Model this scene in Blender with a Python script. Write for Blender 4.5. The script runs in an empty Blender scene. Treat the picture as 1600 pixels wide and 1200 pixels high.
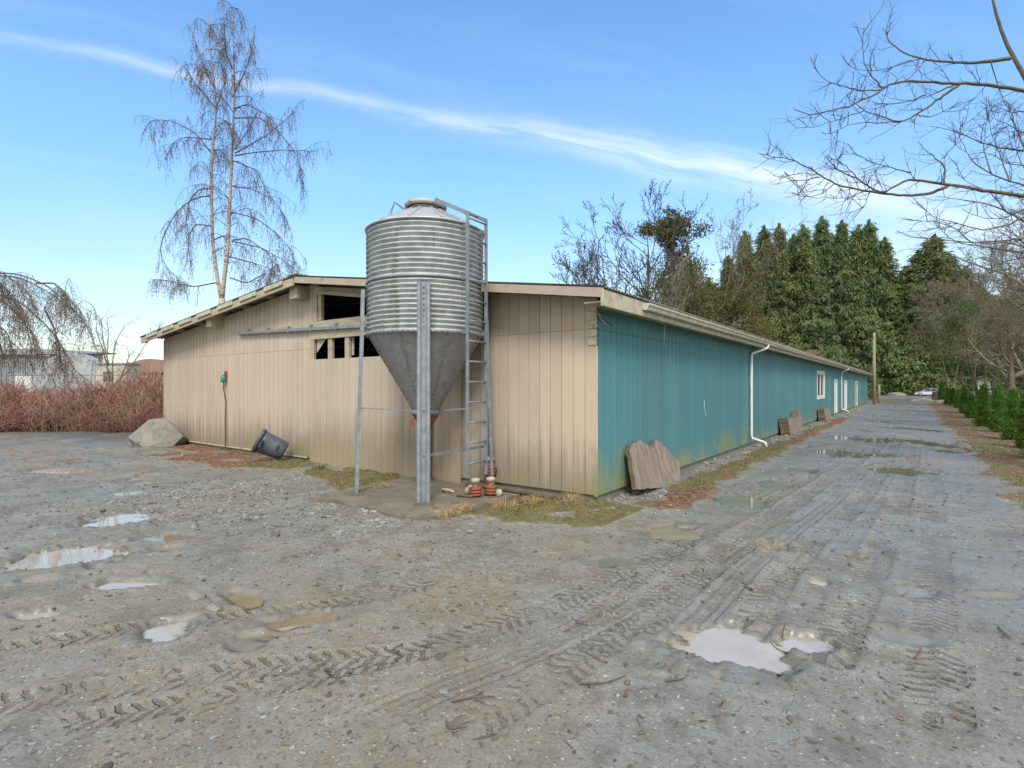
import bpy, math, random
import numpy as np
from mathutils import Vector, Matrix
C = bpy.context.scene
COL = C.collection
R = math.radians
rs = np.random.RandomState(7)

# ------------------------------------------------------------------ camera
F = 848.0; HOR = 604.0; CAMZ = 1.7
YAW = math.atan2(625, 848)
ca, sa = math.cos(YAW), math.sin(YAW)
cam = bpy.data.cameras.new('camera'); camo = bpy.data.objects.new('camera', cam); COL.objects.link(camo)
cam.sensor_width = 36; cam.lens = F / 1600 * 36; cam.shift_y = 4 / 1600
cam.clip_start = 0.05; cam.clip_end = 6000
camo.location = (0, 0, CAMZ); camo.rotation_euler = (R(90), 0, YAW)
C.camera = camo

def LD(lat, dep, z=0.0):
    return np.array([lat * ca - dep * sa, lat * sa + dep * ca, z])
def G(px, py, z=0.0):                     # the ground point seen at a pixel of the photo
    dep = (CAMZ - z) * F / (py - HOR)
    return LD((px - 800) / F * dep, dep, z)
def P(px, py, dep):                       # the point at a depth along a pixel's ray
    return LD((px - 800) / F * dep, dep, CAMZ + (HOR - py) / F * dep)
def DIR(px, py):
    v = P(px, py, 1.0) - np.array([0, 0, CAMZ]); return v / np.linalg.norm(v)

# ------------------------------------------------------------------ world and sun
SUN_EL = R(48); SUN_AZ = math.atan2(-.80, .62)     # the sun stands behind the camera to the right
sund = Vector((math.cos(SUN_EL) * .62 / 1.012, math.cos(SUN_EL) * -.80 / 1.012, math.sin(SUN_EL)))
sl = bpy.data.lights.new('sun', 'SUN'); so = bpy.data.objects.new('sun', sl); COL.objects.link(so)
sl.energy = 2.2; sl.angle = R(16); sl.color = (1, .94, .86)
so.rotation_euler = sund.to_track_quat('Z', 'Y').to_euler(); so.location = (0, -10, 30)
W = bpy.data.worlds.new('World'); C.world = W; W.use_nodes = True
C.view_settings.view_transform = 'Standard'; C.view_settings.look = 'None'
C.view_settings.exposure = 0.66; C.view_settings.gamma = 1
SKY_STR = 0.13

class NT:
    def __init__(s, tree): s.t = tree; s.n = tree.nodes; s.n.clear()
    def __call__(s, kind, **kw):
        n = s.n.new(kind); ins = kw.pop('i', {})
        for k, v in kw.items(): setattr(n, k, v)
        for k, v in ins.items():
            if isinstance(v, bpy.types.NodeSocket): s.t.links.new(v, n.inputs[k])
            else:
                x = n.inputs[k]
                if hasattr(x.default_value, '__len__') and len(x.default_value) == 4 and len(v) == 3: v = (*v, 1)
                x.default_value = v
        return n
    def m(s, op, a, b=0.0, c=0.0, clamp=False):
        return s('ShaderNodeMath', operation=op, use_clamp=clamp, i={0: a, 1: b, 2: c}).outputs[0]
    def vm(s, op, a, b=(0, 0, 0)):
        n = s('ShaderNodeVectorMath', operation=op, i={0: a, 1: b})
        return n.outputs['Value'] if op in ('DOT_PRODUCT', 'LENGTH', 'DISTANCE') else n.outputs[0]
    def mix(s, f, a, b, bt='MIX'):
        return s('ShaderNodeMix', data_type='RGBA', blend_type=bt, clamp_factor=True, i={0: f, 6: a, 7: b}).outputs[2]
    def noise(s, vec, scale, detail=4, rough=.55, dist=0.0):
        return s('ShaderNodeTexNoise', i={'Vector': vec, 'Scale': scale, 'Detail': detail, 'Roughness': rough, 'Distortion': dist}).outputs[0]
    def map(s, vec, sc=(1, 1, 1), loc=(0, 0, 0), rot=(0, 0, 0)):
        return s('ShaderNodeMapping', i={'Vector': vec, 'Scale': sc, 'Location': loc, 'Rotation': rot}).outputs[0]
    def ramp(s, f, a, b, lo=0.0, hi=1.0):
        return s('ShaderNodeMapRange', interpolation_type='SMOOTHSTEP', i={'Value': f, 'From Min': a, 'From Max': b, 'To Min': lo, 'To Max': hi}).outputs[0]

def build_world():
    N = NT(W.node_tree)
    sky = N('ShaderNodeTexSky', sky_type='NISHITA', sun_disc=False, sun_elevation=SUN_EL, sun_rotation=math.atan2(sund.x, sund.y),
            air_density=1.1, dust_density=0.25, ozone_density=2.8)
    v = N('ShaderNodeTexCoord').outputs['Generated']
    v = N.vm('NORMALIZE', v)
    A, D = DIR(150, 85), DIR(1330, 300)
    n = np.cross(A, D); n /= np.linalg.norm(n); t = D - A; t /= np.linalg.norm(t)
    if n[2] < 0: n = -n
    nz = N.noise(N.map(v, (1, 1, 1)), 3.0, 3, .5)
    warp = N.m('MULTIPLY', N.m('SUBTRACT', nz, .5), .05)
    d = N.m('ADD', N.vm('DOT_PRODUCT', v, tuple(n)), warp)
    sd = N.vm('DOT_PRODUCT', v, tuple(t))
    sA, sD = float(A @ t), float(D @ t)
    wd = N.ramp(sd, sA, sD, .008, .029)
    # cirrus fibres along the streak
    rot = np.stack([t, n, np.cross(t, n)])
    cx = N.vm('DOT_PRODUCT', v, tuple(t)); cy = d; cz = N.vm('DOT_PRODUCT', v, tuple(np.cross(t, n)))
    cv = N('ShaderNodeCombineXYZ', i={0: N.m('MULTIPLY', cx, 2.5), 1: N.m('MULTIPLY', cy, 26), 2: N.m('MULTIPLY', cz, 2.5)}).outputs[0]
    fib = N.noise(cv, 1.6, 6, .6, .3)
    q = N.m('DIVIDE', d, wd); q = N.m('MULTIPLY', q, q)
    core = N.m('POWER', 2.718, N.m('MULTIPLY', q, -1.0))
    along = N.m('MULTIPLY', N.ramp(sd, sA - .35, sA + .1, .2, .45), N.ramp(sd, sD - .05, sD + .35, 1, .1))
    body = N.ramp(sd, sA + .2, sD - .1, .5, 1.0)
    streak = N.m('MULTIPLY', N.m('MULTIPLY', core, N.m('MULTIPLY', along, body)), N.ramp(fib, .30, .62, .12, 1.2))
    # faint wisps elsewhere
    wis = N.ramp(N.noise(N('ShaderNodeCombineXYZ', i={0: N.m('MULTIPLY', cx, 1.6), 1: N.m('MULTIPLY', cy, 9), 2: N.m('MULTIPLY', cz, 1.6)}).outputs[0], 1.3, 6, .6, .5), .50, .8, 0, .13)
    vz = N('ShaderNodeSeparateXYZ', i={0: v}).outputs[2]
    wis = N.m('MULTIPLY', wis, N.ramp(vz, .0, .25, 1, .55))
    low = N.ramp(vz, .0, .34, .26, 0.0)
    puff = N.m('MULTIPLY', N.ramp(N.noise(N.map(v, (1, 1, 3.5)), 2.2, 6, .55, .3), .42, .7), N.ramp(vz, .10, .40, .35, 0))
    east = N.ramp(N.vm('DOT_PRODUCT', v, tuple(DIR(1330, 400))), .8, .99, .25, 1.0)
    puff = N.m('MULTIPLY', puff, east)
    # unseen white cloud bank, added behind the camera and overhead for whiter ambient
    fwd = (-sa, ca, 0)
    back = N.ramp(N.m('SUBTRACT', N.m('MULTIPLY', vz, .60), N.vm('DOT_PRODUCT', v, fwd)), .10, .45, 0, .95)
    back = N.m('MULTIPLY', back, N.ramp(N.noise(v, 2.0, 5, .55), .3, .6, .55, 1.0))
    cl = streak
    for e in (wis, low, puff, back): cl = N.m('MAXIMUM', cl, e) if e is back else N.m('ADD', cl, N.m('MULTIPLY', e, N.m('SUBTRACT', 1.0, cl, clamp=True)))
    cl = N.m('MINIMUM', cl, .96)
    hs = N('ShaderNodeHueSaturation', i={'Hue': .499, 'Saturation': 1.14, 'Value': N.ramp(vz, .0, .42, .78, 1.42), 'Color': sky.outputs[0]}).outputs[0]
    col = N.mix(cl, hs, CLOUD)
    bg = N('ShaderNodeBackground', i={'Color': col, 'Strength': SKY_STR})
    N('ShaderNodeOutputWorld', i={0: bg.outputs[0]})
CLOUD = (6.2, 6.3, 5.9, 1)
build_world()

# ------------------------------------------------------------------ mesh helpers
class Buf:
    def __init__(s): s.v = []; s.q = []; s.t = []; s.n = 0; s.tb = {}; s.poly = []
    def add(s, v, q=None, t=None):
        v = np.asarray(v, float).reshape(-1, 3)
        if q is not None and len(q): s.q.append(np.asarray(q, int).reshape(-1, 4) + s.n)
        if t is not None and len(t): s.t.append(np.asarray(t, int).reshape(-1, 3) + s.n)
        s.v.append(v); s.n += len(v)
    def box(s, lo, hi, M=None):
        lo = np.asarray(lo, float); hi = np.asarray(hi, float)
        v = np.array([[(lo, hi)[i][0], (lo, hi)[j][1], (lo, hi)[k][2]] for i in (0, 1) for j in (0, 1) for k in (0, 1)])
        if M is not None: v = xf(v, M)
        s.add(v, [[0, 1, 3, 2], [4, 6, 7, 5], [0, 4, 5, 1], [2, 3, 7, 6], [0, 2, 6, 4], [1, 5, 7, 3]])
        return s
    def beam(s, a, b, w, h, up=(0, 0, 1)):          # a bar from a to b, w across and h along up
        a = np.asarray(a, float); b = np.asarray(b, float); d = b - a; L = np.linalg.norm(d); d /= L
        x = np.cross(d, up); x /= np.linalg.norm(x); u = np.cross(x, d)
        v = [p + x * i * w / 2 + u * j * h / 2 for p in (a, b) for (i, j) in ((-1, -1), (1, -1), (1, 1), (-1, 1))]
        s.add(v, [[0, 3, 2, 1], [4, 5, 6, 7], [0, 1, 5, 4], [1, 2, 6, 5], [2, 3, 7, 6], [3, 0, 4, 7]])
        return s
    def prism(s, pts, a, b):                        # outline pts (n,3) offset by vectors a and b
        pts = np.asarray(pts, float); n = len(pts)
        v = np.concatenate([pts + a, pts + b]); c0 = pts.mean(0) + a; c1 = pts.mean(0) + b
        v = np.concatenate([v, [c0, c1]])
        q = [[i, (i + 1) % n, n + (i + 1) % n, n + i] for i in range(n)]
        t = [[(i + 1) % n, i, 2 * n] for i in range(n)] + [[n + i, n + (i + 1) % n, 2 * n + 1] for i in range(n)]
        s.add(v, q, t); return s
    def lathe(s, prof, n=48, M=None, close=False):
        prof = np.asarray(prof, float); m = len(prof)
        a = np.linspace(0, 2 * np.pi, n, endpoint=False)
        v = np.stack([prof[:, 0][:, None] * np.cos(a), prof[:, 0][:, None] * np.sin(a), np.repeat(prof[:, 1][:, None], n, 1)], -1).reshape(-1, 3)
        i, j = np.meshgrid(np.arange(m - 1), np.arange(n), indexing='ij'); j2 = (j + 1) % n
        q = np.stack([i * n + j, i * n + j2, (i + 1) * n + j2, (i + 1) * n + j], -1).reshape(-1, 4)
        if M is not None: v = xf(v, M)
        s.add(v, q); return s
    def tube(s, pts, r, n=6):
        pts = np.asarray(pts, float); r = np.broadcast_to(np.asarray(r, float), (len(pts),))
        s.tb.setdefault((len(pts), n), []).append(np.concatenate([pts, r[:, None]], 1)); return s
    def flush(s):
        for (m, n), L in s.tb.items():
            A = np.array(L); p = A[..., :3]; r = A[..., 3]; K = len(A)
            tg = np.gradient(p, axis=1); tg /= np.linalg.norm(tg, axis=2, keepdims=True) + 1e-12
            ref = np.zeros((K, 1, 3)); av = np.abs(tg.mean(1)); k = np.argmin(av, 1); ref[np.arange(K), 0, k] = 1
            x = np.cross(tg, np.broadcast_to(ref, tg.shape)); x /= np.linalg.norm(x, axis=2, keepdims=True) + 1e-12
            y = np.cross(tg, x); a = np.arange(n) * 2 * np.pi / n
            v = p[:, :, None] + r[:, :, None, None] * (x[:, :, None] * np.cos(a)[:, None] + y[:, :, None] * np.sin(a)[:, None])
            i, j = np.meshgrid(np.arange(m - 1), np.arange(n), indexing='ij'); j2 = (j + 1) % n
            q = np.stack([i * n + j, i * n + j2, (i + 1) * n + j2, (i + 1) * n + j], -1).reshape(-1, 4)
            q = (q[None] + (np.arange(K) * m * n)[:, None, None]).reshape(-1, 4)
            vv = v.reshape(-1, 3); t = None
            if K < 4000 and n >= 4:
                c0 = np.arange(K) * m * n
                caps = [q]
                t = np.concatenate([np.stack([c0 + (m - 1) * n, c0 + (m - 1) * n + k, c0 + (m - 1) * n + k + 1], -1) for k in range(1, n - 1)] +
                                   [np.stack([c0, c0 + k + 1, c0 + k], -1) for k in range(1, n - 1)])
            s.add(vv, q, t)
        s.tb = {}
    def leaves(s, c, d, L, Wd, nrm=None, fold=0.0):      # diamond leaves: centre of base, direction, length, width
        c = np.asarray(c, float); d = np.asarray(d, float); K = len(c)
        if nrm is None: nrm = rs.normal(size=(K, 3))
        x = np.cross(d, nrm); x /= np.linalg.norm(x, axis=1, keepdims=True) + 1e-9
        L = np.broadcast_to(L, (K,))[:, None]; Wd = np.broadcast_to(Wd, (K,))[:, None]
        v = np.stack([c, c + d * L * .45 + x * Wd * .5, c + d * L, c + d * L * .45 - x * Wd * .5], 1).reshape(-1, 3)
        s.add(v, (np.arange(K) * 4)[:, None] + np.arange(4))
        return s

def xf(v, M):
    M = np.array(M); return np.asarray(v) @ M[:3, :3].T + M[:3, 3]

def wloc(o):
    p = np.zeros(3)
    while o is not None: p += np.array(o.location); o = o.parent
    return p

def obj(name, buf, mat, parent=None, smooth=False, loc=None):
    buf.flush()
    v = np.concatenate(buf.v)
    off = np.array(loc, float) if loc is not None else np.zeros(3)
    base = off + (wloc(parent) if parent is not None else 0)
    v = v - base
    me = bpy.data.meshes.new(name)
    q = np.concatenate(buf.q) if buf.q else np.zeros((0, 4), int)
    t = np.concatenate(buf.t) if buf.t else np.zeros((0, 3), int)
    me.vertices.add(len(v)); me.vertices.foreach_set('co', v.astype(np.float32).ravel())
    lv = np.concatenate([q.ravel(), t.ravel()]); me.loops.add(len(lv)); me.loops.foreach_set('vertex_index', lv.astype(np.int32))
    nf = len(q) + len(t); me.polygons.add(nf)
    st = np.concatenate([np.arange(len(q)) * 4, len(q) * 4 + np.arange(len(t)) * 3])
    me.polygons.foreach_set('loop_start', st.astype(np.int32))
    if smooth: me.polygons.foreach_set('use_smooth', np.ones(nf, bool))
    else: me.polygons.foreach_set('use_smooth', np.zeros(nf, bool))
    me.update(calc_edges=True); me.validate()
    me.materials.append(mat)
    o = bpy.data.objects.new(name, me); COL.objects.link(o); o.parent = parent; o.location = off
    return o
def tag(o, label, cat, group=None, kind=None):
    o['label'] = label; o['category'] = cat
    if group: o['group'] = group
    if kind: o['kind'] = kind
    return o
def thing(name, label, cat, loc=(0, 0, 0), group=None):
    o = bpy.data.objects.new(name, None); COL.objects.link(o); o.location = [float(x) for x in loc]
    o.empty_display_size = .2
    return tag(o, label, cat, group)
def struct(name, buf, mat, smooth=False):
    o = obj(name, buf, mat, smooth=smooth); o['kind'] = 'structure'; return o
def dup(src, loc, rotz=0, sc=1.0, label=None):
    r = src.copy(); COL.objects.link(r); r.location = loc; r.rotation_euler = (0, 0, rotz); r.scale = sc if hasattr(sc, '__len__') else (sc,) * 3
    if label: r['label'] = label
    for c in [x for x in KIDS.get(src.name, [])]:
        d = c.copy(); COL.objects.link(d); d.parent = r
    return r
KIDS = {}
def kid(root, o): KIDS.setdefault(root.name, []).append(o); return o
def fix_normals(o):
    import bmesh
    bm = bmesh.new(); bm.from_mesh(o.data); bmesh.ops.recalc_face_normals(bm, faces=bm.faces); bm.to_mesh(o.data); bm.free()
def bevel(o, w, seg=1):
    m = o.modifiers.new('bevel', 'BEVEL'); m.width = w; m.segments = seg; m.limit_method = 'ANGLE'; m.angle_limit = R(35)

# ------------------------------------------------------------------ materials
def M_(name, c1, c2, scale=3, rough=.7, bump=0.0, bscale=40, metal=0.0, stretch=(1, 1, 1), c3=None, s3=12, th3=(.55, .7), spec=.5, island=0.0, detail=5, rvar=0.0, objrand=0.0, bs=(1, 1, 1), trans=0.0):
    m = bpy.data.materials.new(name); m.use_nodes = True; N = NT(m.node_tree)
    v = N.map(N('ShaderNodeTexCoord').outputs['Object'], stretch)
    n = N.noise(v, scale, detail, .6)
    col = N.mix(N.ramp(n, .32, .68), c1, c2)
    if c3 is not None: col = N.mix(N.ramp(N.noise(v, s3, 5, .65), *th3), col, c3)
    if island:
        g = N('ShaderNodeNewGeometry').outputs['Random Per Island']
        col = N('ShaderNodeHueSaturation', i={'Color': col, 'Value': N.m('ADD', N.m('MULTIPLY', g, island * 2), 1 - island), 'Hue': N.m('ADD', N.m('MULTIPLY', g, .03), .485)}).outputs[0]
    if objrand:
        g = N('ShaderNodeObjectInfo').outputs['Random']
        col = N('ShaderNodeHueSaturation', i={'Color': col, 'Value': N.m('ADD', N.m('MULTIPLY', g, objrand * 2), 1 - objrand), 'Hue': N.m('ADD', N.m('MULTIPLY', g, .04), .48)}).outputs[0]
    b = N('ShaderNodeBsdfPrincipled', i={'Base Color': col, 'Roughness': rough if not rvar else N.m('ADD', rough - rvar / 2, N.m('MULTIPLY', n, rvar)), 'Metallic': metal, 'Specular IOR Level': spec})
    if bump:
        h = N.noise(N.map(N('ShaderNodeTexCoord').outputs['Object'], bs), bscale, 4, .6)
        bp = N('ShaderNodeBump', i={'Strength': 1.0, 'Distance': bump, 'Height': h}); N.t.links.new(bp.outputs[0], b.inputs['Normal'])
    out = b.outputs[0]
    if trans:
        tr = N('ShaderNodeBsdfTranslucent', i={'Color': col})
        out = N('ShaderNodeMixShader', i={0: trans, 1: out, 2: tr.outputs[0]}).outputs[0]
    N('ShaderNodeOutputMaterial', i={0: out}); return m

def siding(name, c1, c2, stain, green, zb, topc=None):
    m = bpy.data.materials.new(name); m.use_nodes = True; N = NT(m.node_tree)
    P0 = N('ShaderNodeNewGeometry').outputs['Position']
    sp = N('ShaderNodeSeparateXYZ', i={0: P0})
    z = sp.outputs[2]
    isl = N('ShaderNodeNewGeometry').outputs['Random Per Island']
    big = N.noise(N.map(P0, (.6, .6, .25)), 1.2, 5, .6)
    col = N.mix(N.ramp(big, .3, .7), c1, c2)
    col = N('ShaderNodeHueSaturation', i={'Color': col, 'Value': N.m('ADD', N.m('MULTIPLY', isl, .10), .95)}).outputs[0]
    pid = N('ShaderNodeTexWhiteNoise', noise_dimensions='1D', i={'W': N.m('FLOOR', N.m('DIVIDE', N.m('ADD', sp.outputs[0], sp.outputs[1]), 1.218))}).outputs[0]
    col = N('ShaderNodeHueSaturation', i={'Color': col, 'Value': N.m('ADD', N.m('MULTIPLY', pid, .13), .93), 'Saturation': N.m('ADD', N.m('MULTIPLY', pid, .14), .93)}).outputs[0]
    nz_ = N.m('FRACT', N.m('DIVIDE', z, .305)); ny_ = N.m('FRACT', N.m('DIVIDE', N.m('ADD', N.m('ADD', sp.outputs[0], sp.outputs[1]), .06), .406))
    nail = N.m('MULTIPLY', N.m('LESS_THAN', N.m('ABSOLUTE', N.m('SUBTRACT', nz_, .5)), .022), N.m('LESS_THAN', N.m('ABSOLUTE', N.m('SUBTRACT', ny_, .5)), .017))
    col = N.mix(N.m('MULTIPLY', nail, .6), col, (.10, .075, .05))
    grain = N.noise(N.map(P0, (60, 60, 1.6)), 1.5, 5, .7)
    col = N.mix(N.ramp(grain, .52, .85, 0, .28), col, stain)
    streak = N.noise(N.map(P0, (7, 7, .35)), 1.6, 5, .65)
    hi = N.m('ADD', N.m('MULTIPLY', N.m('SUBTRACT', streak, .5), 1.7), N.m('SUBTRACT', zb + .25, z))
    col = N.mix(N.ramp(hi, -.35, .7, 0, .78), col, stain)
    patch = N.noise(N.map(P0, (1.3, 1.3, 1.0)), 1.1, 5, .6)
    gr = N.m('ADD', N.m('SUBTRACT', .42, z), N.m('MULTIPLY', N.m('SUBTRACT', patch, .47), 3.2))
    col = N.mix(N.ramp(gr, -.1, .75, 0, .75), col, green)
    st2 = N.noise(N.map(P0, (16, 16, .25), (3, 7, 1)), 1.3, 3, .6)
    col = N.mix(N.ramp(st2, .6, .8, 0, .3), col, stain)
    h = N.m('ADD', N.m('MULTIPLY', grain, .6), N.m('MULTIPLY', N.noise(N.map(P0, (25, 25, 4)), 3, 4, .6), .6))
    bp = N('ShaderNodeBump', i={'Strength': .6, 'Distance': .004, 'Height': h})
    b = N('ShaderNodeBsdfPrincipled', i={'Base Color': col, 'Roughness': .72, 'Normal': bp.outputs[0], 'Specular IOR Level': .3})
    N('ShaderNodeOutputMaterial', i={0: b.outputs[0]}); return m

m_pink = siding('tan_siding', (.445, .362, .283), (.505, .418, .332), (.20, .165, .12), (.25, .235, .12), .55)
m_door = siding('worn_tan_siding', (.465, .378, .287), (.525, .43, .338), (.255, .20, .14), (.33, .255, .155), .8)
m_teal = siding('teal_siding', (.074, .203, .222), (.092, .233, .252), (.135, .205, .18), (.26, .26, .10), .1)
m_wood = M_('weathered_wood', (.33, .28, .20), (.45, .39, .29), 3, .85, .004, 30, stretch=(1, 1, 6), c3=(.22, .24, .12), s3=5, th3=(.5, .75))
m_woodpink = M_('painted_board', (.42, .34, .27), (.36, .29, .23), 2.5, .75, .002, 30, c3=(.25, .21, .15), s3=6)
m_fascia = M_('weathered_white_paint', (.52, .48, .38), (.42, .38, .28), 4, .7, .002, 30, c3=(.26, .25, .15), s3=7, th3=(.5, .72))
m_gutter = M_('aged_gutter_metal', (.58, .55, .45), (.46, .44, .34), 3, .55, .001, 30, c3=(.24, .25, .13), s3=5, th3=(.52, .75))
m_white = M_('white_paint', (.72, .73, .71), (.62, .64, .62), 4, .5, c3=(.45, .45, .38), s3=9, th3=(.6, .8))
m_roof = M_('old_corrugated_roof', (.16, .15, .13), (.24, .22, .19), 2, .6, .002, 20, c3=(.12, .13, .05), s3=3, th3=(.5, .7))
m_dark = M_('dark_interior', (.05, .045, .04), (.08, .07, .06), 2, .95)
m_conc = M_('mossy_concrete', (.17, .17, .12), (.22, .22, .18), 4, .9, .006, 20, c3=(.10, .14, .05), s3=4)
m_galv = M_('galvanised_steel', (.18, .21, .235), (.27, .30, .325), 7, .5, .0008, 60, metal=.3, c3=(.24, .25, .22), s3=5, th3=(.56, .8), rvar=.2)
m_glass = M_('window_glass', (.05, .05, .045), (.09, .09, .08), 2, .06, spec=.8)
m_black = M_('black_rubber', (.02, .02, .02), (.03, .03, .03), 5, .7)
m_rust = M_('rusty_red_metal', (.20, .055, .03), (.30, .10, .05), 10, .8, .003, 40, c3=(.10, .05, .035), s3=14)
m_cream = M_('cream_ceramic', (.46, .42, .32), (.34, .31, .23), 12, .5, .002, 40, c3=(.2, .19, .12), s3=18)
m_slab = M_('raw_timber_slab', (.19, .155, .125), (.29, .24, .195), 1.6, .85, .006, 14, stretch=(5, 5, .9), c3=(.17, .12, .095), s3=3, th3=(.48, .66), bs=(5, 5, .7))
m_bark = M_('brown_bark', (.11, .075, .05), (.17, .12, .085), 9, .95, .02, 14)
m_twig = M_('bare_twigs', (.15, .13, .09), (.23, .205, .15), 2, .9)
m_twig_b = M_('dark_bare_twigs', (.085, .065, .055), (.14, .11, .09), 2, .9)
m_catkin = M_('birch_catkins', (.16, .11, .085), (.24, .17, .13), 2, .9, island=.3)
m_poles = M_('pole_wood', (.25, .205, .13), (.34, .29, .19), 3, .9, .004, 20, stretch=(3, 3, .5))

def corr_metal(name):        # weathered galvanised sheet with runs of algae
    m = bpy.data.materials.new(name); m.use_nodes = True; N = NT(m.node_tree)
    v = N('ShaderNodeTexCoord').outputs['Object']
    col = N.mix(N.ramp(N.noise(v, 5, 6, .6), .3, .7), (.34, .36, .365), (.50, .525, .53))
    zz = N('ShaderNodeSeparateXYZ', i={0: v}).outputs[2]
    run = N.noise(N.map(v, (5, 5, .5)), 1.3, 5, .65)
    col = N.mix(N.ramp(run, .50, .72, 0, .85), col, (.20, .21, .14))
    run2 = N.noise(N.map(v, (9, 9, 1.0), (5, 2, 0)), 1.5, 6, .7)
    col = N.mix(N.ramp(run2, .60, .75, 0, .85), col, (.085, .09, .045))
    b = N('ShaderNodeBsdfPrincipled', i={'Base Color': col, 'Roughness': .5, 'Metallic': .15})
    N('ShaderNodeOutputMaterial', i={0: b.outputs[0]}); return m
m_corr = corr_metal('weathered_corrugated_steel')
m_cone = M_('dull_hopper_steel', (.25, .25, .255), (.32, .32, .325), 5, .6, .001, 30, metal=.35, stretch=(3, 3, .7), c3=(.13, .135, .09), s3=4, th3=(.55, .78))
m_cap = M_('pale_roof_steel', (.40, .41, .42), (.50, .51, .52), 4, .45, .001, 30, metal=.3, c3=(.3, .29, .2), s3=6, th3=(.58, .8))

def birch_mat():
    m = bpy.data.materials.new('birch_bark'); m.use_nodes = True; N = NT(m.node_tree)
    v = N('ShaderNodeTexCoord').outputs['Object']
    n = N.noise(N.map(v, (1.5, 1.5, 7)), 2.2, 5, .7)
    col = N.mix(N.ramp(n, .50, .60), (.46, .38, .30), (.11, .085, .07))
    z = N('ShaderNodeSeparateXYZ', i={0: v}).outputs[2]
    col = N.mix(N.ramp(z, 8, 15), col, (.26, .18, .13))
    b = N('ShaderNodeBsdfPrincipled', i={'Base Color': col, 'Roughness': .8})
    N('ShaderNodeOutputMaterial', i={0: b.outputs[0]}); return m
m_birch = birch_mat()

# ------------------------------------------------------------------ the barn's measurements
CX, CY = -3.72, 7.17; BW, BL = 14.95, 59.7; ZB = .10
UR, ZR = 7.13, 4.10
def roofz(u): return ZR - .14 * (UR - u) if u < UR else ZR - .106 * (u - UR)
def GW(px, py):                          # (distance from the corner, height) of a pixel on the gable wall
    k = (px - 800) / F
    lat0, dep0 = CX * ca + CY * sa, -CX * sa + CY * ca
    u = (lat0 - k * dep0) / (ca + k * sa)
    dep = dep0 + sa * u
    return u, CAMZ + (HOR - py) / F * dep
def TW(px, py):                          # the same on the teal wall
    k = (px - 800) / F
    lat0, dep0 = CX * ca + CY * sa, -CX * sa + CY * ca
    v = (k * dep0 - lat0) / (sa - k * ca)
    return v, CAMZ + (HOR - py) / F * (dep0 + ca * v)

# ------------------------------------------------------------------ ground: heights, puddles, tyre tracks
def axis(lo, hi, a, b, st, growth=1.045, mx=60):
    mid = list(np.arange(a, b, st)); x = a; s = st; left = []
    while x > lo: s = min(s * growth, mx); x -= s; left.append(x)
    x = mid[-1]; s = st; right = []
    while x < hi: s = min(s * growth, mx); x += s; right.append(x)
    return np.array(left[::-1] + mid + right)
gx = axis(-1500, 1500, -8.0, 2.6, .020, 1.012)
ys = list(np.arange(.4, 8.5, .020)); y = ys[-1]
while y < 110: y += .020 * (y / 8.5) ** 1.75; ys.append(y)
s_ = ys[-1] - ys[-2]
while y < 2500: s_ = min(s_ * 1.08, 80); y += s_; ys.append(y)
lo_ = []; y = .4; s_ = .034
while y > -900: s_ = min(s_ * 1.12, 60); y -= s_; lo_.append(y)
gy = np.array(lo_[::-1] + ys)
X, Y = np.meshgrid(gx, gy, indexing='ij')

def vnoise(x, y, seed=0):
    r = np.random.RandomState(seed); T = r.rand(256, 256)
    xi = np.floor(x).astype(int); yi = np.floor(y).astype(int); fx = x - xi; fy = y - yi
    fx = fx * fx * (3 - 2 * fx); fy = fy * fy * (3 - 2 * fy)
    g = lambda i, j: T[i % 256, j % 256]
    return (g(xi, yi) * (1 - fx) + g(xi + 1, yi) * fx) * (1 - fy) + (g(xi, yi + 1) * (1 - fx) + g(xi + 1, yi + 1) * fx) * fy - .5
def fbm(x, y, sc, oct=4, seed=0, rough=.5):
    a = 1; t = 0
    for k in range(oct):
        t = t + a * vnoise(x * sc + 17.3 * k, y * sc + 5.1 * k, seed + k); sc *= 2.03; a *= rough
    return t
def sstep(x, a, b):
    t = np.clip((x - a) / (b - a), 0, 1); return t * t * (3 - 2 * t)

near = np.exp(-((X + 3) ** 2 + (Y - 6) ** 2) / 45 ** 2)
H = .05 * fbm(X, Y, .22, 3, 3) * near
H += .030 * fbm(X, Y, 1.1, 4, 11) * near
RGH = sstep(fbm(X, Y, .5, 3, 300) - .25 * (X > -2.8), -.15, .25)
H += (.006 + .012 * RGH) * fbm(X, Y, 5.0, 4, 21, .6) * near
H += (.004 + .013 * RGH) * np.abs(fbm(X, Y, 9.0, 3, 31, .65)) * near + (.002 + .006 * RGH) * fbm(X, Y, 24.0, 2, 33, .7) * near
LAT = X * ca + Y * sa; DEP = -X * sa + Y * ca

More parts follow.
